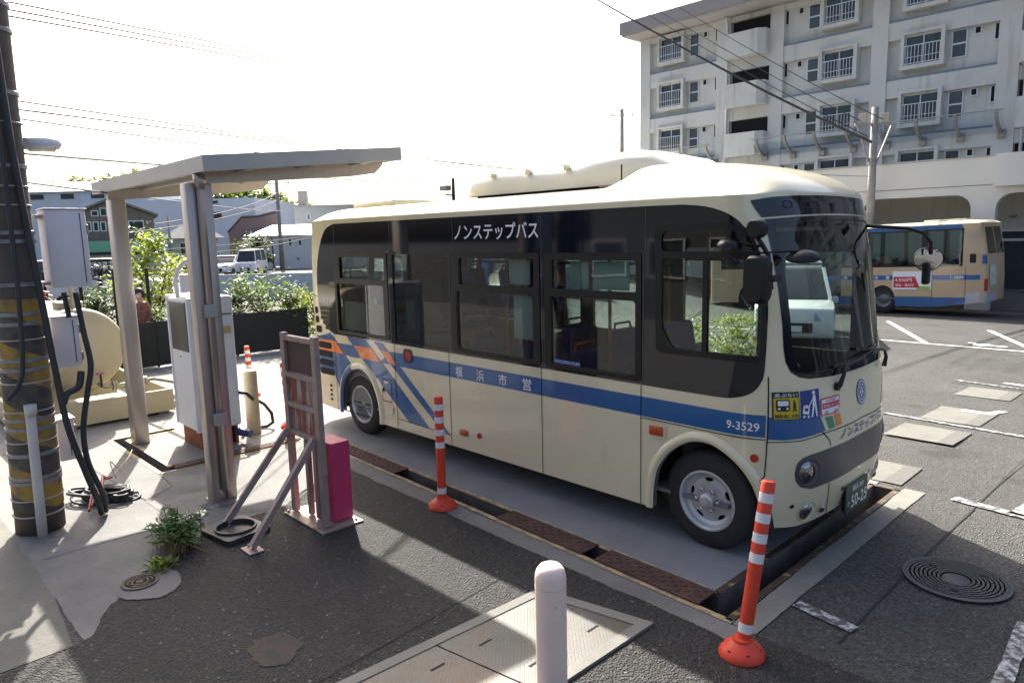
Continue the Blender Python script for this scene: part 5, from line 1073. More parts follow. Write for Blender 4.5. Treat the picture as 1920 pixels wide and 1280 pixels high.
# clear guard canopy on curved brackets
BRK = M('bracket_steel', (.34, .315, .28), .6, .3, var=.12)
for i, (xa_, xb_, lab) in enumerate(((-19.6, -13.9, 'clear curved guard canopy at the left end of the apartment block'), (-11.4, -.1, 'long clear curved guard canopy on brackets above the arcade terrace'))):
    gc = thing('guard_canopy', lab, 'canopy', ((xa_ + xb_) / 2, YF - .6, 6.2), 'guard canopies on the apartment block')
    arc = [(YF - .05 - .08 * 0 - 1.15 * math.sin(t * math.pi / 2), 6.35 + .85 * (1 - math.cos(t * math.pi / 2)) ** .8) for t in [k / 8 for k in range(9)]]
    mb = MB()
    for y, z in arc: mb.v += [(xa_, y, z), (xb_, y, z)]
    for k in range(8): mb.f.append((2 * k, 2 * k + 1, 2 * k + 3, 2 * k + 2))
    mb.build('clear_sheet', GLASS_C, gc, smooth=True); MB().tube([(xa_, arc[-1][0], arc[-1][1]), (xb_, arc[-1][0], arc[-1][1])], .03, 6).build('edge_rail', BRK, gc)
    n = max(2, round((xb_ - xa_) / 1.72))
    for k in range(n + 1):
        x = xa_ + .25 + (xb_ - xa_ - .5) * k / n; br = MB()
        for (ya, za), (yb2, zb2) in zip(arc, arc[1:]): br.beam((x, ya, za + .02), (x, yb2, zb2 + .02), .10, .13, (1, 0, 0))
        b_ = br.build('bracket', BRK, gc); MB().box(x - .14, YF - .16, 6.12, x + .14, YF - .002, 6.5).build('wall_mount', BRK, b_)
# ------------------------------------------------------------------ arcade podium
PW = M('arcade_render', (.60, .605, .585), .85, var=.05, scale=.4, dirt=((.3, .3, .28), .3, .58, .8)); YP = 26.5
po = thing('arcade_podium', 'pale single storey arcade podium with rounded openings behind the second bus', 'building', (-4, 27, -1))
ar_ = []
for k in range(-4, 10):
    a, b = -3.65 + 4.65 * k, .22 + 4.65 * k; r = .55; ar_.append([(a, -.9), (b, -.9), (b, 2.98)] + [(b - r + r * math.cos(t), 2.98 + r * math.sin(t)) for t in [j * math.pi / 12 for j in range(1, 6)]] + [(b - r, 3.53), (a + r, 3.53)] + [(a + r - r * math.sin(t), 2.98 + r * math.cos(t)) for t in [j * math.pi / 12 for j in range(1, 6)]] + [(a, 2.98)])
MB().slab([(-26, -1), (46, -1), (46, 4.86), (-26, 4.86)], ar_, lambda a, b: (a, YP, b), (0, .4, 0)).build('arcade_wall', PW, po)  # far right length is added, unseen, to fill the windscreen reflection
MB().box(-26, YP - .012, 3.845, 46, YP + .001, 3.865).build('dark_joint', TRENCH, po); MB().box(-26, YP + .401, 3.62, 46, YF - .002, 4.1).build('terrace_slab', AW2, po); MB().box(-26, YP - .03, 4.861, 46, YP + .43, 4.91).build('coping', SOFF, po)  # thin dark line set along the arcade wall
MB().box(.95, YP - .28, 3.78, 46, YP - .031, 4.93).build('raised_parapet', PW, po)
MB().box(-26, 29.6, -1, 46, 29.8, 3.619).build('back_wall', AW, po); MB().box(-26, YP + .45, -1, 46, 29.59, -.22).build('arcade_floor', CONC, po)
d_ = MB().slab([(.55, -.2), (2.9, -.2), (2.9, 2.2), (.55, 2.2)], [[(.65, -.19), (2.8, -.19), (2.8, 1.74), (.65, 1.74)], [(.65, 1.84), (2.8, 1.84), (2.8, 2.12), (.65, 2.12)]], lambda a, b: (a, 29.52, b), (0, .07, 0)).build('doorway', FRAMEM, po)
MB().box(.651, 29.56, -.19, 2.799, 29.58, 1.739).build('door_pane', GLASS_H, d_); MB().box(.651, 29.56, 1.841, 2.799, 29.58, 2.119).build('transom_pane', GLASS_H, d_); MB().box(-.1, 29.53, -.21, .54, 29.59, 1.2).build('dark_dado', M('dado_tile', (.10, .105, .11), .5), po)
MB().lathe([(.14, 0), (.13, -.05), (.06, -.1), (.001, -.11)], (.98, 29.45, 2.75), seg=18).box(.95, 29.46, 2.72, 1.01, 29.6, 2.76).build('wall_lamp', STEEL, po, auto=40)
# ------------------------------------------------------------------ second bus
BX = thing('bus', 'tan city bus with blue stripes parked in front of the arcade', 'bus', (-1.35, 24.98, gz(-1.54, 22.5) + .02), rot=(0, R(1.75), math.atan2(.012, -1)))
B2 = Body(2.45, -3.18, -3.0, 6.6, 7.1, 5, 4, [(.2, 7.1), (3.2, 7.0)], [(.2, -3.18), (1.2, -3.2), (2.0, -3.15), (3.1, -2.95)], [(.2, 0), (2.0, .0), (3.1, .07)])
TAN = M('bus_tan', (.52, .38, .22), .35, var=.03, coat=.3); ROOFT = M('bus_roof_cream', (.66, .60, .44), .4, var=.03)
# local frame: x forward, visible side is y = 0 after mirroring, so everything is shifted to y' = -y
class Mir(Body): pass
def L2(s): return B2.L - s
def S2(pts): return [(L2(B2.sx(min(max(x, -2.99), 6.6))), z) for x, z in pts]
arch = [(-.43, .25), (-.40, .6), (-.25, .88), (0, .98), (.25, .88), (.40, .6), (.43, .25)]
arch2 = [(4.75, .25), (4.78, .6), (4.93, .88), (5.18, .98), (5.43, .88), (5.58, .6), (5.61, .25)]
lo2 = [(0, .42), (B2.sx(-2.99), .42), (B2.sx(-2.55), .36), (B2.sx(-1.6), .25)] + [(B2.sx(x), z) for x, z in curve(arch)] + [(B2.sx(x), z) for x, z in curve(arch2)] + [(B2.half, .25)]
out2 = lo2 + [(B2.L - s, z) for s, z in lo2[::-1][1:]] + [(B2.L, 3.02), (0, 3.02)]
wins2 = [S2(rrect(a, 1.68, b, 2.82, .04)) for a, b in ((-2.42, -1.98), (-1.9, -1.42), (-1.22, -.05), (.1, 1.3), (2.75, 3.9), (4.05, 5.2))] + [S2(rrect(1.45, .5, 2.6, 2.75, .05))]
winR = [[(B2.L - s, z) for s, z in w2] for w2 in wins2]
rw = [[(0.05, 2.0), (1.0, 2.0), (1.0, 2.88), (.05, 2.88)], [(B2.L - 1.0, 2.0), (B2.L - .05, 2.0), (B2.L - .05, 2.88), (B2.L - 1.0, 2.88)]]
fw = [[(B2.half - 1.0, 1.2), (B2.half + 1.0, 1.2), (B2.half + 1.0, 2.6), (B2.half - 1.0, 2.6)]]
def w2b(name, mat, poly, holes=(), off=0., parent=BX, st=.12): return wrap_build(B2, name, mat, poly, holes, off, parent, step=st, step_flat=.8)
w2b('body_shell', TAN, out2, wins2 + winR + rw + fw); 
for q in wins2 + winR: w2b('window_pane', GLASS, q, (), -.012)
for q in rw: w2b('rear_window_pane', GLASS_D, q, (), .004)
for q in fw: w2b('windscreen', GLASS_W, q, (), -.01)
w2b('black_side_band', B_BLACK, S2([(-2.47, 1.62), (6.4, 1.62), (6.4, 2.87), (-2.47, 2.87)]), wins2, .004); w2b('roof_stripe', B_BLUE, S2([(-2.45, 2.875), (6.5, 2.875), (6.5, 2.99), (-2.40, 2.99)]), (), .003)
w2b('waist_stripe', B_BLUE, S2([(-2.98, 1.17), (4.7, 1.17), (4.7, 1.33), (-2.98, 1.33)]), [S2([(1.45, 1.16), (2.6, 1.16), (2.6, 1.34), (1.45, 1.34)])] if False else (), .003)
w2b('lower_blue', B_BLUE, S2([(-2.55, .37), (-1.6, .255), (-.435, .255), (-.40, .58), (-2.56, .58)]), (), .003); w2b('lower_blue', B_BLUE, S2([(.435, .26), (4.74, .26), (4.77, .58), (.40, .58)]), (), .003)
w2b('rear_bumper', M('bumper_grey', (.42, .43, .43), .4), S2([(-2.985, .43), (-2.56, .38), (-2.57, .75), (-2.985, .75)]), (), .006); w2b('rear_bumper', M('bumper_grey', (.42, .43, .43), .4), [(0.0, .43), (1.2, .43), (1.2, .72), (0, .72)] if False else [(B2.L - 1.25, .43), (B2.L - .02, .43), (B2.L - .02, .72), (B2.L - 1.25, .72)], (), .006)
ad = w2b('advert_panel', WHITE_D, S2([(-1.56, .83), (-.33, .83), (-.33, 1.47), (-1.56, 1.47)]), (), .006); w2b('advert_red', RED_D, S2([(-1.20, .90), (-.36, .90), (-.36, 1.28), (-1.05, 1.28)]), (), .008, ad); w2b('advert_green', M('advert_lime', (.35, .50, .05), .5), S2([(-1.53, .84), (-1.10, .84), (-1.16, .95), (-1.53, .95)]), (), .008, ad)
def t2(body, x, z, h, wd, mat, par=BX, off=.010): text_mb(body, h, lambda a, b: B2.Po(L2(B2.sx(x - a)), z + b, off), wd, .012).build('lettering', mat, par)
t2('4,950円', -.40, 1.10, .13, .55, WHITE_D, ad); t2('送迎・受付中', -.42, .94, .10, .6, WHITE_D, ad); t2('1-2889', -2.13, 1.20, .10, .38, WHITE_D)
for ch, x in zip('横浜市営', (1.35, .80, .28, -.10)): t2(ch, x, 1.19, .12, .13, WHITE_D)
rad_ = w2b('rear_poster', M('poster_pale', (.55, .57, .48), .5, var=.35, scale=5), [(B2.L - .95, .95), (B2.L - .2, .95), (B2.L - .2, 1.65), (B2.L - .95, 1.65)], (), .012)
for x0, z0 in ((-2.85, 1.72),): w2b('vent_grille', B_TRIM, S2(rrect(x0, z0, x0 + .18, z0 + .3, .04)), (), .006)
w2b('tail_lamp', RED_L, [(B2.L - 1.24, .80), (B2.L - 1.10, .80), (B2.L - 1.10, 1.2), (B2.L - 1.24, 1.2)], (), .012); w2b('side_marker', RED_L, S2([(-2.2, .44), (-2.1, .44), (-2.1, .48), (-2.2, .48)]), (), .008); w2b('rear_badge', B_BLUE, [(B2.L - 1.30, 1.68), (B2.L - 1.12, 1.68), (B2.L - 1.12, 1.98), (B2.L - 1.30, 1.98)], (), .008)
for x in (-2.57, -1.58): w2b('panel_gap', DARK, S2([(x, .4), (x + .012, .4), (x + .012, 1.6), (x, 1.6)]), (), .0065)
for z in (.82, .585): w2b('panel_gap', DARK, S2([(-1.57, z), (-.42, z), (-.42, z + .008), (-1.57, z + .008)]), (), .0065)
rmm = MB(); nn = 80
for j in range(9):
    t = j / 8
    for i in range(nn):
        x, y, _ = B2.P(B2.L * i / nn, 3.02); cx = min(max(x, -2.0), 6.0); rmm.v.append((x + (cx - x) * t, y + (1.225 - y) * t, 3.02 + .11 * (1 - (1 - min(t * 2.2, 1)) ** 2) ** .7))
for j in range(8):
    for i in range(nn): k = (i + 1) % nn; rmm.f.append((j * nn + i, j * nn + k, (j + 1) * nn + k, (j + 1) * nn + i))
rmm.build('roof', ROOFT, BX, smooth=True)
MB().rbox(-2.35, .8, 3.12, -1.05, 1.7, 3.19, .03, 3).build('roof_vent', ROOFT, BX, auto=40)
MB().box(-2.9, .05, .5, 6.5, 2.4, .53).build('floor', B_INT, BX)
for x in (-2.2, -1.4, -.6, .2, 1.0, 3.0, 3.8): MB().rbox(x, 1.75, .95, x + .12, 2.3, 1.85, .04).rbox(x, .15, .95, x + .12, .7, 1.85, .04).build('seat_row', B_SEAT, BX)
for xw in (0, 5.18):
    for yw, sg in ((2.39, 1), (.06, -1)):
        tyr = MB().lathe([(.28, 0), (.42, -.005 * sg), (.48, -.04 * sg), (.49, -.08 * sg), (.49, -.24 * sg), (.28, -.26 * sg)], (xw, yw, .49), 'Y', 36, False).build('wheel', TYRE, BX, auto=40)
        MB().lathe([(.29, -.005 * sg), (.26, -.03 * sg), (.18, -.09 * sg), (.12, -.05 * sg), (.001, -.05 * sg)], (xw, yw, .49), 'Y', 28, False).build('rim', M('rim_dull', (.16, .16, .165), .5, .5), tyr, auto=40)
    MB().box(xw - .5, .45, .3, xw + .5, 2.0, 1.0).build('wheel_house', DARK, BX)
BX.matrix_world  # root pose set above; side y = W faces the camera
# ------------------------------------------------------------------ cars
def car(label, loc, rz_, paint, kind='sedan', detail=True):
    t = thing('parked_car', label, 'car', loc, rot=(0, 0, rz_))
    if kind == 'sedan': prof = [(-2.1, .30), (2.1, .30), (2.15, .55), (2.0, .80), (1.05, .95), (-1.6, 1.0), (-2.1, .92), (-2.15, .6)]; cab_ = [(-1.75, .98), (1.05, .95), (.35, 1.42), (-.9, 1.46), (-1.5, 1.25)]; H = 1.46
    elif kind == 'kei': prof = [(-1.65, .28), (1.65, .28), (1.7, .6), (1.62, .98), (1.3, 1.05), (-1.66, 1.05), (-1.7, .6)]; cab_ = [(-1.66, 1.04), (1.35, 1.04), (.95, 1.82), (.7, 1.88), (-1.55, 1.88), (-1.62, 1.8)]; H = 1.88
    else: prof = [(-2.35, .25), (2.35, .25), (2.42, .55), (2.35, .95), (1.6, 1.08), (-2.35, 1.12), (-2.4, .6)]; cab_ = [(-2.34, 1.1), (1.65, 1.07), (.75, 1.78), (.4, 1.88), (-2.1, 1.9), (-2.28, 1.75)]; H = 1.9
    W = .86 if kind != 'kei' else .73
    mb = MB(); pr2 = rpoly(prof, .12, 4); n = len(pr2)
    for y, k in ((-W, .97), (-W * .96, 1), (W * .96, 1), (W, .97)): mb.v += [(x * k, y, .6 + (z - .6) * k) for x, z in pr2]
    for i in range(3):
        for k in range(n): k2 = (k + 1) % n; mb.f.append((i * n + k, (i + 1) * n + k, (i + 1) * n + k2, i * n + k2))
    mb.f += [tuple(range(n)), tuple(range(3 * n, 4 * n))[::-1]]; mb.build('body', paint, t, auto=40)
    def cabin(nm, mat, grow, zc):
        mb = MB(); p2 = rpoly(cab_, .1, 3); n = len(p2); cx = sum(p[0] for p in p2) / n
        for sgn in (-1, 1): mb.v += [(cx + (x - cx) * grow, sgn * (W * .93 - max(0, z - 1.0) * .16) * grow, z) for x, z in p2]
        mb.f += [(k, n + k, n + (k + 1) % n, (k + 1) % n) for k in range(n)] + [tuple(range(n)), tuple(range(n, 2 * n))[::-1]]; return mb.build(nm, mat, t, auto=40)
    cabin('greenhouse', M('car_glass', (.03, .036, .038), .06, var=.1), .985, 0)
    xs = [p[0] for p in cab_]; rx0, rx1 = (cab_[3][0], cab_[2][0]) if kind == 'sedan' else (cab_[4][0], cab_[3][0])
    MB().rbox(rx0 - .1, -W * .78, H - .04, rx1 + .05, W * .78, H + .015, .025, 3).build('roof_panel', paint, t, auto=40)
    mb = MB()
    for sgn in (-1, 1):
        for (xa2, za2), (xb2, zb2) in ((cab_[1], cab_[2]), (cab_[0], cab_[-1]), (((cab_[0][0] + cab_[1][0]) / 2 - .2, 1.0), ((cab_[0][0] + cab_[1][0]) / 2 - .3, H - .02))): mb.beam((xa2, sgn * W * .935, za2 - .02), (xb2, sgn * (W * .935 - max(0, zb2 - 1) * .16), zb2), .07, .05)
        mb.beam((cab_[0][0], sgn * W * .945, cab_[0][1]), (cab_[1][0], sgn * W * .945, cab_[1][1]), .05, .05)
    mb.build('pillars', paint, t)
    for x in (-1.3 * (W / .86) , 1.32 * (W / .86)):
        for sgn in (-1, 1):
            wv = MB().lathe([(.17, 0), (.29, 0), (.31, -.03 * sgn), (.31, -.18 * sgn), (.17, -.2 * sgn)], (x, sgn * (W + .01), .31), 'Y', 24, False).build('wheel', TYRE, t, auto=40); MB().lathe([(.18, -.01 * sgn), (.1, -.03 * sgn), (.001, -.01 * sgn)], (x, sgn * (W + .01), .31), 'Y', 18).build('rim', RIM, wv, auto=40)
    xf_ = max(p[0] for p in prof); xr_ = min(p[0] for p in prof)
    for sgn in (-1, 1):
        MB().add([(xf_ - .10, sgn * W * .95, .66), (xf_ + .02, sgn * W * .5, .68), (xf_ - .04, sgn * W * .5, .84), (xf_ - .3, sgn * W * .99, .86)], [(0, 1, 2, 3)]).build('headlight', HL, t); MB().rbox(xr_ - .01, sgn * W * .75 - .08, .75, xr_ + .05, sgn * W * .75 + .08, .95, .02).build('tail_light', RED_L, t)
        MB().rbox(.75 if kind == 'sedan' else 1.05, sgn * (W + .08) - .07, .98, .9 if kind == 'sedan' else 1.2, sgn * (W + .08) + .07, 1.12, .03).build('wing_mirror', paint, t)
    MB().rbox(xf_ - .06, -W * .45, .40, xf_ + .02, W * .45, .62, .02).build('grille', B_TRIM, t); MB().rbox(xf_ + .0, -.17, .42, xf_ + .03, .17, .56, .005).build('number_plate', WHITE_D, t)
    return t
CARW = M('car_white', (.70, .71, .71), .25, var=.02, coat=.5); CARD = M('car_dark', (.03, .035, .04), .25, coat=.5); CARS = M('car_silver', (.42, .44, .46), .3, .5, coat=.5)
car('white saloon car behind the grey wall, left of the boxy van', (-44.6, 16.9, 0), R(-45), CARW); car('small boxy white van behind the grey wall near the white house', (-43.4, 18.1, 0), R(-40), CARW, 'kei'); car('dark car behind the shelter post near the grey wall', (-46.2, 16.1, 0), R(-60), CARD)
car('white minivan parked behind the small bus, seen through its windscreen', (-.55, 13.3, gz(-.55, 13.3)), R(-64), CARW, 'van'); car('white van behind the leafy tree beyond the fence', (-24.0, 3.4, 0), R(70), CARW, 'van')
# ------------------------------------------------------------------ plants
def tree(name, label, cat, base, h, rad, n, size, mat, clump=10, sq=(1, 1, .8), trunk=.05, zc=None, group=None):
    t = thing(name, label, cat, base, group); mb = MB(); zc = zc or h * .62
    for k in range(7):
        a = k * .9 + random.random(); q = Vector(base) + Vector((math.cos(a) * rad * .6, math.sin(a) * rad * .6, h * random.uniform(.6, .95)))
        mb.tube([Vector(base) + Vector((0, 0, 0)), Vector(base) + Vector((random.uniform(-.04, .04), random.uniform(-.04, .04), h * .35)), q], [trunk, trunk * .7, trunk * .18], 6)
    mb.build('trunk', BARK, t); cr = MB(); leaf_cloud(cr, (base[0], base[1], base[2] + zc), rad, n, size, sq, clump=clump); cr.build('crown', mat, t); return t
tree('leafy_tree', 'bright leafy young tree between the two shelter posts', 'tree', (-10.7, 1.15, 0), 2.45, .95, 3200, .13, TREE_Y, 16, (1, 1, 1.0), .05, 1.55)
tree('shrub', 'dark glossy shrub behind the tank at the wire fence', 'shrub', (-8.9, -.75, 0), 1.6, .85, 2600, .10, TREE_D, 14, (1, 1, .8), .03, .95); tree('shrub', 'low mixed shrub beside the walking person', 'shrub', (-8.6, .15, 0), 1.0, .7, 1700, .10, TREE_L, 10, (1, 1, .7), .03, .65)
tree('shrub', 'tall loose shrub above the black mesh screen near the bus rear', 'shrub', (-7.9, 2.5, 0), 1.7, .78, 2200, .10, TREE_L, 14, (1, 1, .9), .03, 1.0); tree('shrub', 'leafy shrub right at the rear corner of the small bus', 'shrub', (-7.5, 3.6, 0), 1.6, .75, 2000, .10, TREE_Y, 12, (1, 1, .9), .03, .9)
tree('shrub', 'low shrub just right of the pump behind the mesh', 'shrub', (-8.2, 1.7, 0), 1.1, .6, 1400, .09, TREE_D, 9, (1, 1, .8), .03, .8)
tree('shrub', 'small bright shrub in front of the white house', 'shrub', (-20.6, 12.2, 0), 2.0, .9, 900, .16, TREE_Y, 9, (1, 1, .5), .04, 1.7); tree('dark_tree', 'dark round tree beside the dark brown house', 'tree', (-47.5, 20.6, 0), 3.2, 1.7, 1800, .28, TREE_D, 12, (1, 1, .8), .1, 1.7)
tree('azalea_bush', 'clipped green bush seen through the driver window of the small bus', 'shrub', (1.3, 6.9, gz(1.3, 6.9)), 1.0, .8, 2600, .07, TREE_Y, 14, (1, 1, .55), .03, .62)
fl = tree('flowering_shrub', 'red flowering shrub behind the cabinets on the left pole', 'shrub', (-8.0, -2.0, 0), 1.9, .5, 900, .09, TREE_D, 8, (1, 1, .8), .03, 1.35); mb = MB(); leaf_cloud(mb, (-8.0, -2.0, 1.4), .55, 320, .09, (1, 1, .8)); mb.build('flowers', M('flower_red', (.45, .07, .03), .6, var=.5, scale=4), fl)['kind'] = 'stuff'
# ------------------------------------------------------------------ fences, wall, sign
NET = M('black_mesh_screen', (.015, .017, .016), .75, var=.35, scale=60, bump=.5, bscale=150)
ms = thing('mesh_screen', 'low black mesh screen fence behind the pump', 'fence', (-7.3, 1.5, 0))
for i, (ya, yb2) in enumerate(((-3.2, -1.6), (-1.6, 0), (0, 1.6), (1.6, 3.25))):
    mb = MB(); nq = 8
    for k in range(nq + 1): y = ya + (yb2 - ya) * k / nq; dx = .02 * math.sin(k * 1.3 + i); mb.v += [(-7.3 + dx, y, .04), (-7.3 + dx * .3, y, .92 - .015 * math.sin(math.pi * k / nq)), (-7.315 + dx, y, .04), (-7.315 + dx * .3, y, .92 - .015 * math.sin(math.pi * k / nq))]
    for k in range(nq): mb.f += [(4 * k, 4 * k + 4, 4 * k + 5, 4 * k + 1), (4 * k + 2, 4 * k + 3, 4 * k + 7, 4 * k + 6), (4 * k + 1, 4 * k + 5, 4 * k + 7, 4 * k + 3)]
    mb.build('mesh_panel', NET, ms)
for y in (-3.2, -1.6, 0, 1.6, 3.25): MB().cyl((-7.35, y, 0), (-7.35, y, .96), .025, 8).build('post', B_TRIM, ms)
wf_ = thing('wire_fence', 'dark post and wire fence behind the tank and shrubs', 'fence', (-8.5, -.9, 0))
for k in range(6): y = -2.6 + .55 * k; MB().cyl((-9.2 + .42 * k * .55 / .55 * .55, y, 0), (-9.2 + .42 * k * .55, y, 1.95), .035, 8).build('post', B_TRIM, wf_)
for z in [.5 + .16 * k for k in range(9)]: MB().tube([(-9.2, -2.6, z), (-9.2 + .231 * 5, -2.6 + 2.75, z)], .006, 4).build('wire', STEEL, wf_)
gw = thing('panel_wall', 'pale blue grey panel wall behind the shrubs', 'wall', (-20, 10, 0)); WP = M('grey_wall_panel', (.46, .52, .53), .7, var=.05, scale=1)
a = Vector((-22.75, 7.45)); d = Vector((.691, .723))
for k in range(9): p = a + d * 1.8 * k; q = a + d * (1.8 * k + 1.79); n_ = Vector((-d.y, d.x)) * .06; MB().prism([tuple(p - n_), tuple(q - n_), tuple(q + n_), tuple(p + n_)], lambda x, y: (x, y, 0), (0, 0, 1.08)).build('panel', WP, gw)
sg = thing('address_sign', 'black address sign board with white characters beyond the wire fence', 'sign', (-17.2, 1.75, 0)); s0 = Vector((-17.66, 1.30)); s1 = Vector((-16.3, 2.70)); dd = (s1 - s0).normalized(); nrm = Vector((dd.y, -dd.x))
MB().prism([tuple(s0), tuple(s1), tuple(s1 - nrm * .06), tuple(s0 - nrm * .06)], lambda x, y: (x, y, 1.60), (0, 0, .41)).build('board', BLK_D, sg)
text_mb('横浜市磯子区滝頭3丁目', .25, lambda p, q: (*(s0 + dd * (.05 + p) + nrm * .008), 1.68 + q), 1.75, .012).build('lettering', WHITE_D, sg)
for f in (.35, 1.6): p = s0 + dd * f - nrm * .1; MB().box(p.x - .06, p.y - .06, 0, p.x + .06, p.y + .06, 1.66).build('post', B_TRIM, sg)
# ------------------------------------------------------------------ houses in the distance
def facade(p0, p1):
    p0 = Vector(p0); p1 = Vector(p1); d = (p1 - p0).normalized(); n = Vector((d.y, -d.x)); L = (p1 - p0).length
    return (lambda a, o, z: (p0.x + d.x * a + n.x * o, p0.y + d.y * a + n.y * o, z)), L
def hbox(F, a0, a1, o0, o1, z0, z1): return MB().add([F(a, o, z) for z in (z0, z1) for a, o in ((a0, o0), (a1, o0), (a1, o1), (a0, o1))], [(3, 2, 1, 0), (4, 5, 6, 7), (0, 1, 5, 4), (1, 2, 6, 5), (2, 3, 7, 6), (3, 0, 4, 7)])
def hwin(F, par, a0, a1, z0, z1):
    w_ = MB().slab([(a0, z0), (a1, z0), (a1, z1), (a0, z1)], [[(a0 + .07, z0 + .07), (a1 - .07, z0 + .07), (a1 - .07, z1 - .07), (a0 + .07, z1 - .07)]], lambda a, z: F(a, .06, z), Vector(F(0, -.05, 0)) - Vector(F(0, 0, 0))).build('window', FRAMEM, par); hbox(F, a0 + .071, a1 - .071, .005, .03, z0 + .071, z1 - .071).build('pane', GLASS_H, w_)
WHB = M('warehouse_cladding', (.58, .64, .70), .6, var=.05, scale=.5, stretch=(1, 1, .2)); WHR = M('warehouse_roof', (.36, .41, .46), .55, var=.05)
F, L_ = facade((-95, .0), (-65.6, 29.1)); wh = thing('warehouse', 'long pale blue warehouse with a band of small windows', 'building', (-80, 14, 0))
hbox(F, 0, L_ * .72, 0, -14, 0, 8.2).build('wall', WHB, wh); MB().add([F(0, .5, 8.15), F(L_ * .72, .5, 8.15), F(L_ * .72, -5, 9.6), F(0, -5, 9.6), F(0, -14, 8.2), F(L_ * .72, -14, 8.2)], [(0, 1, 2, 3), (3, 2, 5, 4), (0, 3, 4), (1, 5, 2)]).build('roof', WHR, wh)
for k in range(9): hwin(F, wh, 13.9 + k * 3.25, 15.5 + k * 3.25, 7.3, 8.0) if 13.9 + k * 3.25 < L_ * .72 - 2 else None
hbox(F, L_ * .55, L_, .8, -12, 0, 7.0).build('annex_wall', WHB, wh)
F2 = lambda a, o, z: F(a, o + .8, z)
for a0, a1, z0, z1 in ((L_ * .70, L_ * .74, 5.2, 5.9), (L_ * .88, L_ * .917, 4.8, 5.7), (L_ * .88, L_ * .91, 6.4, 6.85)): hwin(F2, wh, a0, a1, z0, z1)
BRK1 = M('brown_brick', (.20, .15, .13), .85, var=.2, scale=5, bump=.2); RFT = M('grey_tile_roof', (.13, .135, .145), .95, var=.2, scale=3, spec=.1); GRN = M('green_fascia', (.16, .42, .27), .6, var=.08)
F, L_ = facade((-54.57, 9.71), (-53.23, 14.74)); gh = thing('gabled_house', 'brown brick gabled house behind the green shop', 'building', (-54, 12, 0))
MB().prism([(0, 0), (L_, 0), (L_, 4.7), (L_ * .45, 5.85), (0, 4.85)], lambda a, z: F(a, 0, z), Vector(F(0, -8, 0)) - Vector(F(0, 0, 0))).build('wall', BRK1, gh)
for (a0, z0), (a1, z1) in (((-.35, 4.75), (L_ * .45, 5.9)), ((L_ * .45, 5.9), (L_ + .35, 4.62))): MB().add([F(a0, .4, z0), F(a1, .4, z1), F(a1, -8.4, z1), F(a0, -8.4, z0), F(a0, .4, z0 + .18), F(a1, .4, z1 + .18), F(a1, -8.4, z1 + .18), F(a0, -8.4, z0 + .18)], [(0, 1, 2, 3), (7, 6, 5, 4), (0, 4, 5, 1), (1, 5, 6, 2), (2, 6, 7, 3), (3, 7, 4, 0)]).build('roof_slope', M('roof_trim', (.2, .18, .155), .9, spec=.15), gh)
for a0, a1, z0, z1 in ((.95, 1.45, 4.65, 5.1), (1.55, 2.05, 4.65, 5.3), (2.15, 2.6, 4.65, 5.4), (.5, .9, 3.5, 4.25), (1.0, 1.4, 3.5, 4.25), (1.5, 1.9, 3.5, 4.25), (2.0, 2.4, 3.5, 4.25), (3.4, 4.5, 3.55, 4.3)): hwin(F, gh, a0, a1, z0, z1)
F, L_ = facade((-51.05, 8.48), (-49.55, 13.97)); gs_ = thing('green_shop', 'low shop with a mint green fascia', 'building', (-50, 11, 0)); hbox(F, 0, L_, 0, -4, 0, 1.95).build('wall', M('shop_wall', (.5, .5, .47), .7), gs_); hbox(F, -.1, L_ + .1, .25, -4.1, 1.951, 2.75).build('fascia', GRN, gs_); hbox(F, -.1, L_ + .1, .45, .26, 1.75, 1.95).build('awning', B_TRIM, gs_); hbox(F, L_ - .7, L_ + .1, -.2, -4, 2.751, 3.3).build('raised_panel', GRN, gs_); hwin(F, gs_, .5, 3.2, .3, 1.6)
F, L_ = facade((-53.41, 15.67), (-52.09, 19.28)); th = thing('tiled_house', 'white house with grey hipped tile roof behind the front shelter post', 'building', (-53, 18, 0)); hbox(F, 0, L_, 0, -6, 0, 3.0).build('wall', M('plaster_white', (.55, .55, .52), .8), th)
MB().add([F(-.5, .6, 2.85), F(L_ + .5, .6, 2.85), F(L_ + .5, -6.6, 2.85), F(-.5, -6.6, 2.85), F(L_ * .28, -2.6, 3.95), F(L_ * .75, -2.6, 3.95)], [(0, 1, 5, 4), (1, 2, 5), (2, 3, 4, 5), (3, 0, 4), (3, 2, 1, 0)]).build('roof', RFT, th); hwin(F, th, .9, 1.9, 1.2, 2.5); hwin(F, th, 3.0, 3.7, 1.2, 2.4)
F, L_ = facade((-59.93, 23.45), (-58.07, 27.55)); bh = thing('dark_brown_house', 'dark brown house with a barrel sloped roof by the warehouse', 'building', (-59, 26, 0)); MB().prism([(0, 0), (L_, 0), (L_, 5.2), (L_ * .6, 4.75), (L_ * .28, 4.7), (0, 3.35)], lambda a, z: F(a, 0, z), Vector(F(0, -7, 0)) - Vector(F(0, 0, 0))).build('wall', M('brown_siding', (.155, .115, .115), .75, var=.06), bh)
for (a0, z0), (a1, z1) in (((-.1, 3.35), (L_ * .28, 4.78)), ((L_ * .28, 4.78), (L_ * .6, 4.83)), ((L_ * .6, 4.83), (L_ + .1, 5.3))): MB().add([F(a0, .2, z0), F(a1, .2, z1), F(a1, -7.2, z1), F(a0, -7.2, z0), F(a0, .2, z0 + .12), F(a1, .2, z1 + .12), F(a1, -7.2, z1 + .12), F(a0, -7.2, z0 + .12)], [(0, 1, 2, 3), (7, 6, 5, 4), (0, 4, 5, 1), (1, 5, 6, 2), (2, 6, 7, 3), (3, 7, 4, 0)]).build('roof_slope', RFT, bh)
hwin(F, bh, L_ - .8, L_ - .1, 1.7, 2.9)
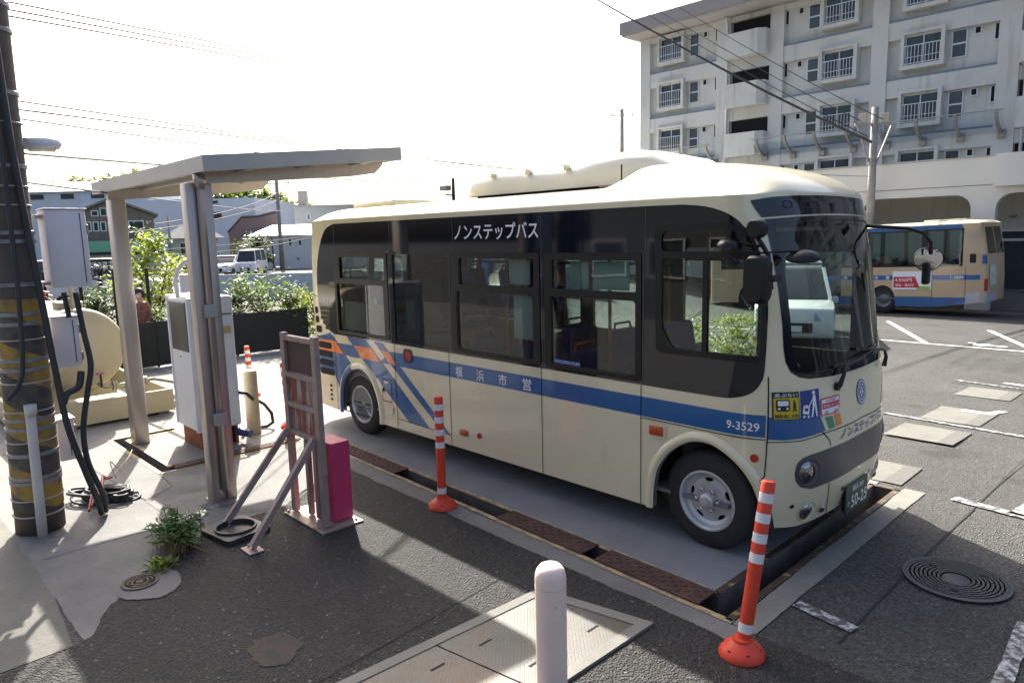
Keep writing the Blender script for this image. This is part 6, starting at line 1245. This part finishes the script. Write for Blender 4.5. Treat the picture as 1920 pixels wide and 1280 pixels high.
F, L_ = facade((-53.1, 22.7), (-47.0, 28.9)); wh2 = thing('white_house', 'white two storey house with a bright white roof', 'building', (-50, 26, 0)); WS = M('white_siding', (.52, .56, .60), .7, var=.05); hbox(F, 0, L_, 0, -7, -.4, 3.0).build('wall', WS, wh2)
MB().add([F(-.3, .5, 2.95), F(L_ + .3, .5, 2.95), F(L_ + .3, -3.5, 3.9), F(-.3 + .9, -3.5, 3.9), F(-.3, -7.3, 2.95), F(L_ + .3, -7.3, 2.95)], [(0, 1, 2, 3), (3, 2, 5, 4), (0, 3, 4), (1, 5, 2)]).build('roof', M('white_roof', (.68, .68, .68), .5, var=.03), wh2)
for a0, a1, z0, z1 in ((.35, .95, 1.6, 2.6), (3.1, 3.45, 2.0, 2.65), (3.95, 4.3, 2.0, 2.65), (2.3, 2.65, .55, .95), (3.7, 4.0, .75, 1.05), (5.2, 6.2, -.2, 1.2)): hwin(F, wh2, a0, a1, z0, z1)
MB().tube([F(1.7, .06, 2.9), F(1.7, .06, -.3)], .05, 6).build('downpipe', B_TRIM, wh2)
F, L_ = facade((-83.0, 41.0), (-74.0, 50.4)); fb = thing('far_flat_block', 'far pale flat roofed block with rooftop railings', 'building', (-78, 46, 0)); hbox(F, 0, L_, 0, -9, 0, 6.9).build('wall', M('far_wall', (.42, .42, .40), .8), fb); hbox(F, -.2, L_ + .2, .2, -9.2, 6.901, 7.1).build('parapet', SOFF, fb); hwin(F, fb, 2.8, 3.3, 5.2, 6.0); hwin(F, fb, 7, 8, 4.4, 5.6)
mb = MB()
for k in range(14): mb.beam(F(.2 + k * .9, -.3, 7.1), F(.2 + k * .9, -.3, 8.0), .04, .04)
mb.beam(F(0, -.3, 8.0), F(L_, -.3, 8.0), .05, .05).build('roof_railing', STEEL, fb); hbox(F, 1.2, 2.3, -2, -3, 7.1, 9.2).build('roof_tank', STEEL, fb)
# wooded hill
hl = MB(); rg = [(-210, -30, 9), (-185, 5, 13.5), (-161, 27, 13.6), (-150, 39, 15.4), (-146, 43, 15.8), (-136, 53, 13.4), (-129, 59.5, 12), (-125, 63, 9.5), (-121, 67, 7), (-112, 78, 5), (-100, 95, 3)]
for i, (x, y, z) in enumerate(rg): hl.v += [(x + 12, y - 12, -1), (x + 6, y - 6, z * .65), (x, y, z), (x - 10, y + 10, z * .8), (x - 30, y + 30, -1)]
for i in range(len(rg) - 1):
    for k in range(4): hl.f.append((i * 5 + k, (i + 1) * 5 + k, (i + 1) * 5 + k + 1, i * 5 + k + 1))
tag(hl.build('hill', TREE_D, smooth=True), kind='structure')
ht = MB()
for i in range(420):
    k = random.randrange(1, len(rg) - 1); f = random.random(); x = rg[k][0] * (1 - f) + rg[k + 1][0] * f; y = rg[k][1] * (1 - f) + rg[k + 1][1] * f; z = rg[k][2] * (1 - f) + rg[k + 1][2] * f; o = random.uniform(0, 11)
    leaf_cloud(ht, (x + o * .9, y - o * .9, z * (1 - .055 * o) + random.uniform(-.4, .8)), random.uniform(1.2, 2.4), 70, 1.0, (1, 1, .85))
tag(ht.build('hill_woodland', TREE_L), 'wooded hillside far behind the warehouse and houses', kind='stuff')
# ------------------------------------------------------------------ poles and wires
CP = M('pole_grey', (.26, .25, .235), .85, var=.15, scale=3)
def pole(label, base, h, r, arms=(), mat=CP, lean=(0, 0)):
    t = thing('utility_pole', label, 'utility pole', base); b = Vector(base); MB().tube([b, b + Vector((lean[0] * h, lean[1] * h, h))], [r, r * .72], 16).build('shaft', mat, t, smooth=True)
    for z, hw, ax in arms:
        a_ = Vector(ax).normalized(); c = b + Vector((lean[0] * z, lean[1] * z, z)); ar2 = MB().beam(c - a_ * hw + Vector((0, 0, 0)), c + a_ * hw, .09, .09).build('crossarm', STEEL, t)
        for k in (-1, 0, 1): q = c + a_ * hw * .9 * k + (Vector((0, 0, .3)) if k == 0 else Vector()); MB().lathe([(.03, 0), (.06, .06), (.03, .10), (.06, .14), (.02, .2)], tuple(q + Vector((0, 0, .05))), seg=10).build('insulator', M('insulator', (.3, .3, .3), .3), ar2, auto=40)
    return t
AX = (.697, .717, 0)
pole('tall grey utility pole in front of the arcade with a lamp bracket', (-3.15, 25.95, gz(-3, 25.95)), 7.9, .18)
rp = [o for o in bpy.data.objects if o.get('label', '').startswith('tall grey utility pole in front')][0]; c = Vector((-3.15, 25.95, gz(-3, 25.95) + 7.25))
ax_ = Vector(AX); MB().beam(c - ax_ * .78, c + ax_ * .78, .08, .08).build('crossarm', STEEL, rp)
for k in (-1, 1):
    MB().beam(c + ax_ * .70 * k, c + Vector((0, 0, -1.5)) + ax_ * .14 * k, .06, .06).build('strut', STEEL, rp); MB().rbox(c.x + ax_.x * .45 * k - .14, c.y + ax_.y * .45 * k - .14, c.z + .06, c.x + ax_.x * .45 * k + .14, c.y + ax_.y * .45 * k + .14, c.z + .40, .02).build('junction_box', M('pole_box', (.42, .40, .33), .6), rp)
for z in (4.9, 5.1, 3.0, 2.4): MB().lathe([(.165, 0), (.185, .01), (.185, .05), (.165, .06)], (c.x, c.y, z), seg=18).build('band', STEEL, rp)
pole('far utility pole with three insulators left of the apartment block', (-30.0, 45.1, 0), 12.7, .22, [(12.2, 1.0, AX), (8.9, .8, AX)]); pole('slim pole in front of the white house', (-49.3, 23.4, 0), 7.6, .2, [(7.2, 1.1, AX), (6.2, .8, AX)]); pole('slim pole by the tiled house', (-52.5, 15.6, 0), 4.6, .12)
lp = pole('short dark lamp pole rising behind the small bus roof', (-14.55, 13.7, 0), 4.72, .09, mat=B_TRIM); MB().rbox(-15.0, 13.35, 4.25, -14.6, 13.65, 4.45, .03).beam((-14.8, 13.5, 4.1), (-14.55, 13.7, 4.05), .08, .06).build('lamp_head', STEEL, lp)
WIRE = M('overhead_cable', (.05, .05, .055), .6)
def wire(label, a, b, r, sag, group='overhead wires'):
    a = Vector(a); b = Vector(b); tag(MB().tube([a.lerp(b, t) - Vector((0, 0, sag * 4 * t * (1 - t))) for t in [k / 14 for k in range(15)]], [r * (.85 + .09 * k) for k in range(15)], 5).build('overhead_wire', WIRE), label, 'wire', group)
# ------------------------------------------------------------------ added houses and tree, out of view, walls darkened for bus reflections
for x0, dpt, ln, h, lab, col in ((-9, 7, 9.5, 5.2, 'added unseen dark grey house across the road, mirrored in the bus rear windows', (.10, .105, .10)), (2.5, 8, 11, 6.0, 'added unseen blue grey house across the road, mirrored in the bus middle windows', (.085, .095, .11)), (15.5, 8, 10, 5.6, 'added unseen slate grey house across the road, mirrored in the bus front windows', (.08, .085, .10))):
    hs = thing('house', lab, 'building', (x0 + ln / 2, -17, 0)); F, L_ = facade((x0 + ln, -15.5), (x0, -15.5)); hbox(F, 0, L_, 0, -dpt, 0, h).build('wall', M('added_house_wall_%d' % x0, col, .85, var=.08), hs)
    MB().add([F(-.6, .8, h - .1), F(L_ + .6, .8, h - .1), F(L_ + .6, -dpt / 2, h + 1.7), F(-.6, -dpt / 2, h + 1.7), F(-.6, -dpt - .8, h - .1), F(L_ + .6, -dpt - .8, h - .1)], [(0, 1, 2, 3), (3, 2, 5, 4), (0, 3, 4), (1, 5, 2)]).build('roof', RFT, hs)
    for k in range(4):
        for z in (.9, 3.4): hwin(F, hs, .8 + k * L_ / 4, .8 + k * L_ / 4 + 1.5, z, z + 1.3)
tree('added_tree', 'added unseen dark tree across the road, mirrored in the bus side', 'tree', (.9, -13.5, 0), 6.5, 2.2, 2600, .3, TREE_D, 16, (1, 1, 1.1), .14, 4.3)
for lab, a, b, r, sag in [
    ('thick black cable sloping down to the pole before the apartments', (-7.25, 13.73, 9.62), (-3.2, 25.85, 5.75), .028, .15), ('thin wire just above the thick cable across the apartment roof corner', (-6.67, 14.33, 9.59), (-3.3, 25.8, 5.95), .009, .12),
    ('third wire down across the apartment front to the pole crossarm', (-6.32, 14.67, 9.59), (-3.5, 25.6, 6.55), .009, .12), ('topmost wire across the apartment front to the pole crossarm', (-5.74, 15.27, 9.56), (-2.9, 26.2, 6.6), .009, .12),
    ('highest of three thin wires across the sky from the left pole', (.45, -3.35, 4.36), (-30.3, 45.3, 12.6), .009, .25), ('middle of three thin wires across the sky from the left pole', (.45, -3.35, 4.30), (-30.0, 45.1, 12.5), .009, .25), ('lowest of three thin wires across the sky from the left pole', (.45, -3.35, 4.25), (-29.6, 44.9, 12.3), .009, .25),
    ('upper of three wires at mid sky from the left pole', (.45, -3.35, 3.60), (-35.2, 39.7, 7.9), .009, .15), ('middle of three wires at mid sky from the left pole', (.45, -3.35, 3.53), (-32.0, 42.9, 7.5), .009, .15), ('lowest of three wires at mid sky from the left pole', (.45, -3.35, 3.46), (-38.9, 35.7, 7.5), .009, .15),
    ('single darker wire just below the street lamp', (.45, -3.3, 3.18), (-39.2, 35.3, 6.9), .012, .15), ('wire across the warehouse wall above the cabinet', (.45, -3.3, 2.95), (-49.7, 23.9, 5.0), .012, .1),
    ('upper dark wire under the shelter roof across the warehouse', (-14.07, 2.32, 2.99), (-49.6, 23.6, 6.5), .02, .3), ('lower dark wire under the shelter roof across the warehouse', (-14.57, 1.75, 2.76), (-49.6, 23.6, 5.9), .02, .3), ('pale wire in front of the tiled house roof', (-19.25, 4.07, 2.23), (-46.1, 27.4, 3.3), .018, .2), ('pale wire in front of the white house windows', (-19.23, 4.04, 2.0), (-48.0, 25.4, 2.7), .018, .2),
    ('short wire from the arcade pole towards the small bus roof', (-3.1, 25.5, 4.4), (-8.6, 21.5, 5.2), .012, .1)]: wire(lab, a, b, r, sag)
# ------------------------------------------------------------------ person beyond the mesh screen
pe = thing('person', 'person in a face mask and orange red patterned top beyond the mesh screen', 'person', (-7.95, -.05, 0))
def skin(name, mat, verts, edges, rads, par, sub=2):
    me = bpy.data.meshes.new(name); me.from_pydata([Vector(v) - ORI[par.name] for v in verts], edges, []); o = bpy.data.objects.new(name, me); COL.objects.link(o); o.parent = par; ORI[o.name] = ORI[par.name]
    me.materials.append(mat); md = o.modifiers.new('skin', 'SKIN'); md.use_smooth_shade = True
    for d, r in zip(me.skin_vertices[0].data, rads): d.radius = (r, r * .85) if not isinstance(r, tuple) else r
    me.skin_vertices[0].data[0].use_root = True; o.modifiers.new('sub', 'SUBSURF').levels = sub; o.modifiers['sub'].render_levels = sub; return o
bx, by = -7.95, -.05
P = lambda f, s, z: (bx + .70 * s * .72 + f * .70, by + .70 * s * .72 * 1.0 - f * .70, z)      # f: towards the camera, s: to its right
V = [P(0, 0, .80), P(0, 0, 1.0), P(0, 0, 1.16), P(0, 0, 1.26), P(.01, 0, 1.33), P(.02, 0, 1.42), P(.02, 0, 1.49), P(0, -.09, .78), P(.03, -.10, .42), P(.0, -.10, .08), P(.10, -.10, .03), P(0, .09, .78), P(-.05, .10, .42), P(-.12, .10, .09), P(-.02, .10, .03),
     P(0, -.16, 1.22), P(.0, -.24, 1.0), P(.10, -.20, .82), P(.15, -.16, .76), P(0, .16, 1.22), P(-.02, .24, 1.0), P(.09, .20, .83), P(.14, .16, .77)]
E_ = [(0, 1), (1, 2), (2, 3), (3, 4), (4, 5), (5, 6), (0, 7), (7, 8), (8, 9), (9, 10), (0, 11), (11, 12), (12, 13), (13, 14), (2, 15), (15, 16), (16, 17), (17, 18), (2, 19), (19, 20), (20, 21), (21, 22)]
SKIN_ = M('skin', (.48, .30, .22), .6, var=.05)
skin('body', SKIN_, V, E_, [.13, .12, .13, .06, .05, .085, .06, .085, .06, .045, .035, .085, .06, .045, .035, .05, .042, .034, .03, .05, .042, .034, .03], pe)
TOP = M('patterned_top', (.26, .09, .06), .85, var=.1, scale=22, dirt=((.06, .07, .07), 16, .5, .56)); TRO = M('trousers_grey', (.12, .12, .13), .85)
skin('top', TOP, [P(0, 0, .72), P(0, 0, 1.0), P(0, 0, 1.15), P(0, 0, 1.25), P(0, -.165, 1.22), P(0, -.245, 1.0), P(.09, -.205, .85), P(0, .165, 1.22), P(-.02, .245, 1.0), P(.08, .205, .86)], [(0, 1), (1, 2), (2, 3), (2, 4), (4, 5), (5, 6), (2, 7), (7, 8), (8, 9)], [.18, .15, .15, .085, .07, .06, .055, .07, .06, .055], pe)
skin('trousers', TRO, [P(0, 0, .78), P(0, -.09, .76), P(.03, -.10, .42), P(0, -.10, .12), P(0, .09, .76), P(-.05, .10, .42), P(-.11, .10, .13)], [(0, 1), (1, 2), (2, 3), (0, 4), (4, 5), (5, 6)], [.14, .10, .075, .06, .10, .075, .06], pe)
hc = Vector(P(.005, 0, 1.43)); hr = MB().ico(tuple(hc + Vector((0, 0, .02))), .105, 3, .02, (.92, .95, 1.08)); hr.v = [v if (Vector(v) - hc).dot(Vector((.70, -.70, -.35))) < .035 else tuple(hc + (Vector(v) - hc) * .72) for v in hr.v]; hr.build('hair', M('hair_black', (.015, .013, .012), .5), pe, smooth=True)
MB().ico(P(.075, 0, 1.395), .055, 2, 0, (.8, 1, .75)).build('face_mask', M('mask_pink', (.62, .45, .45), .8), pe, smooth=True)
for s in (-.033, .033): MB().ico(P(.095, s, 1.452), .010, 1).build('eye', DARK, pe)
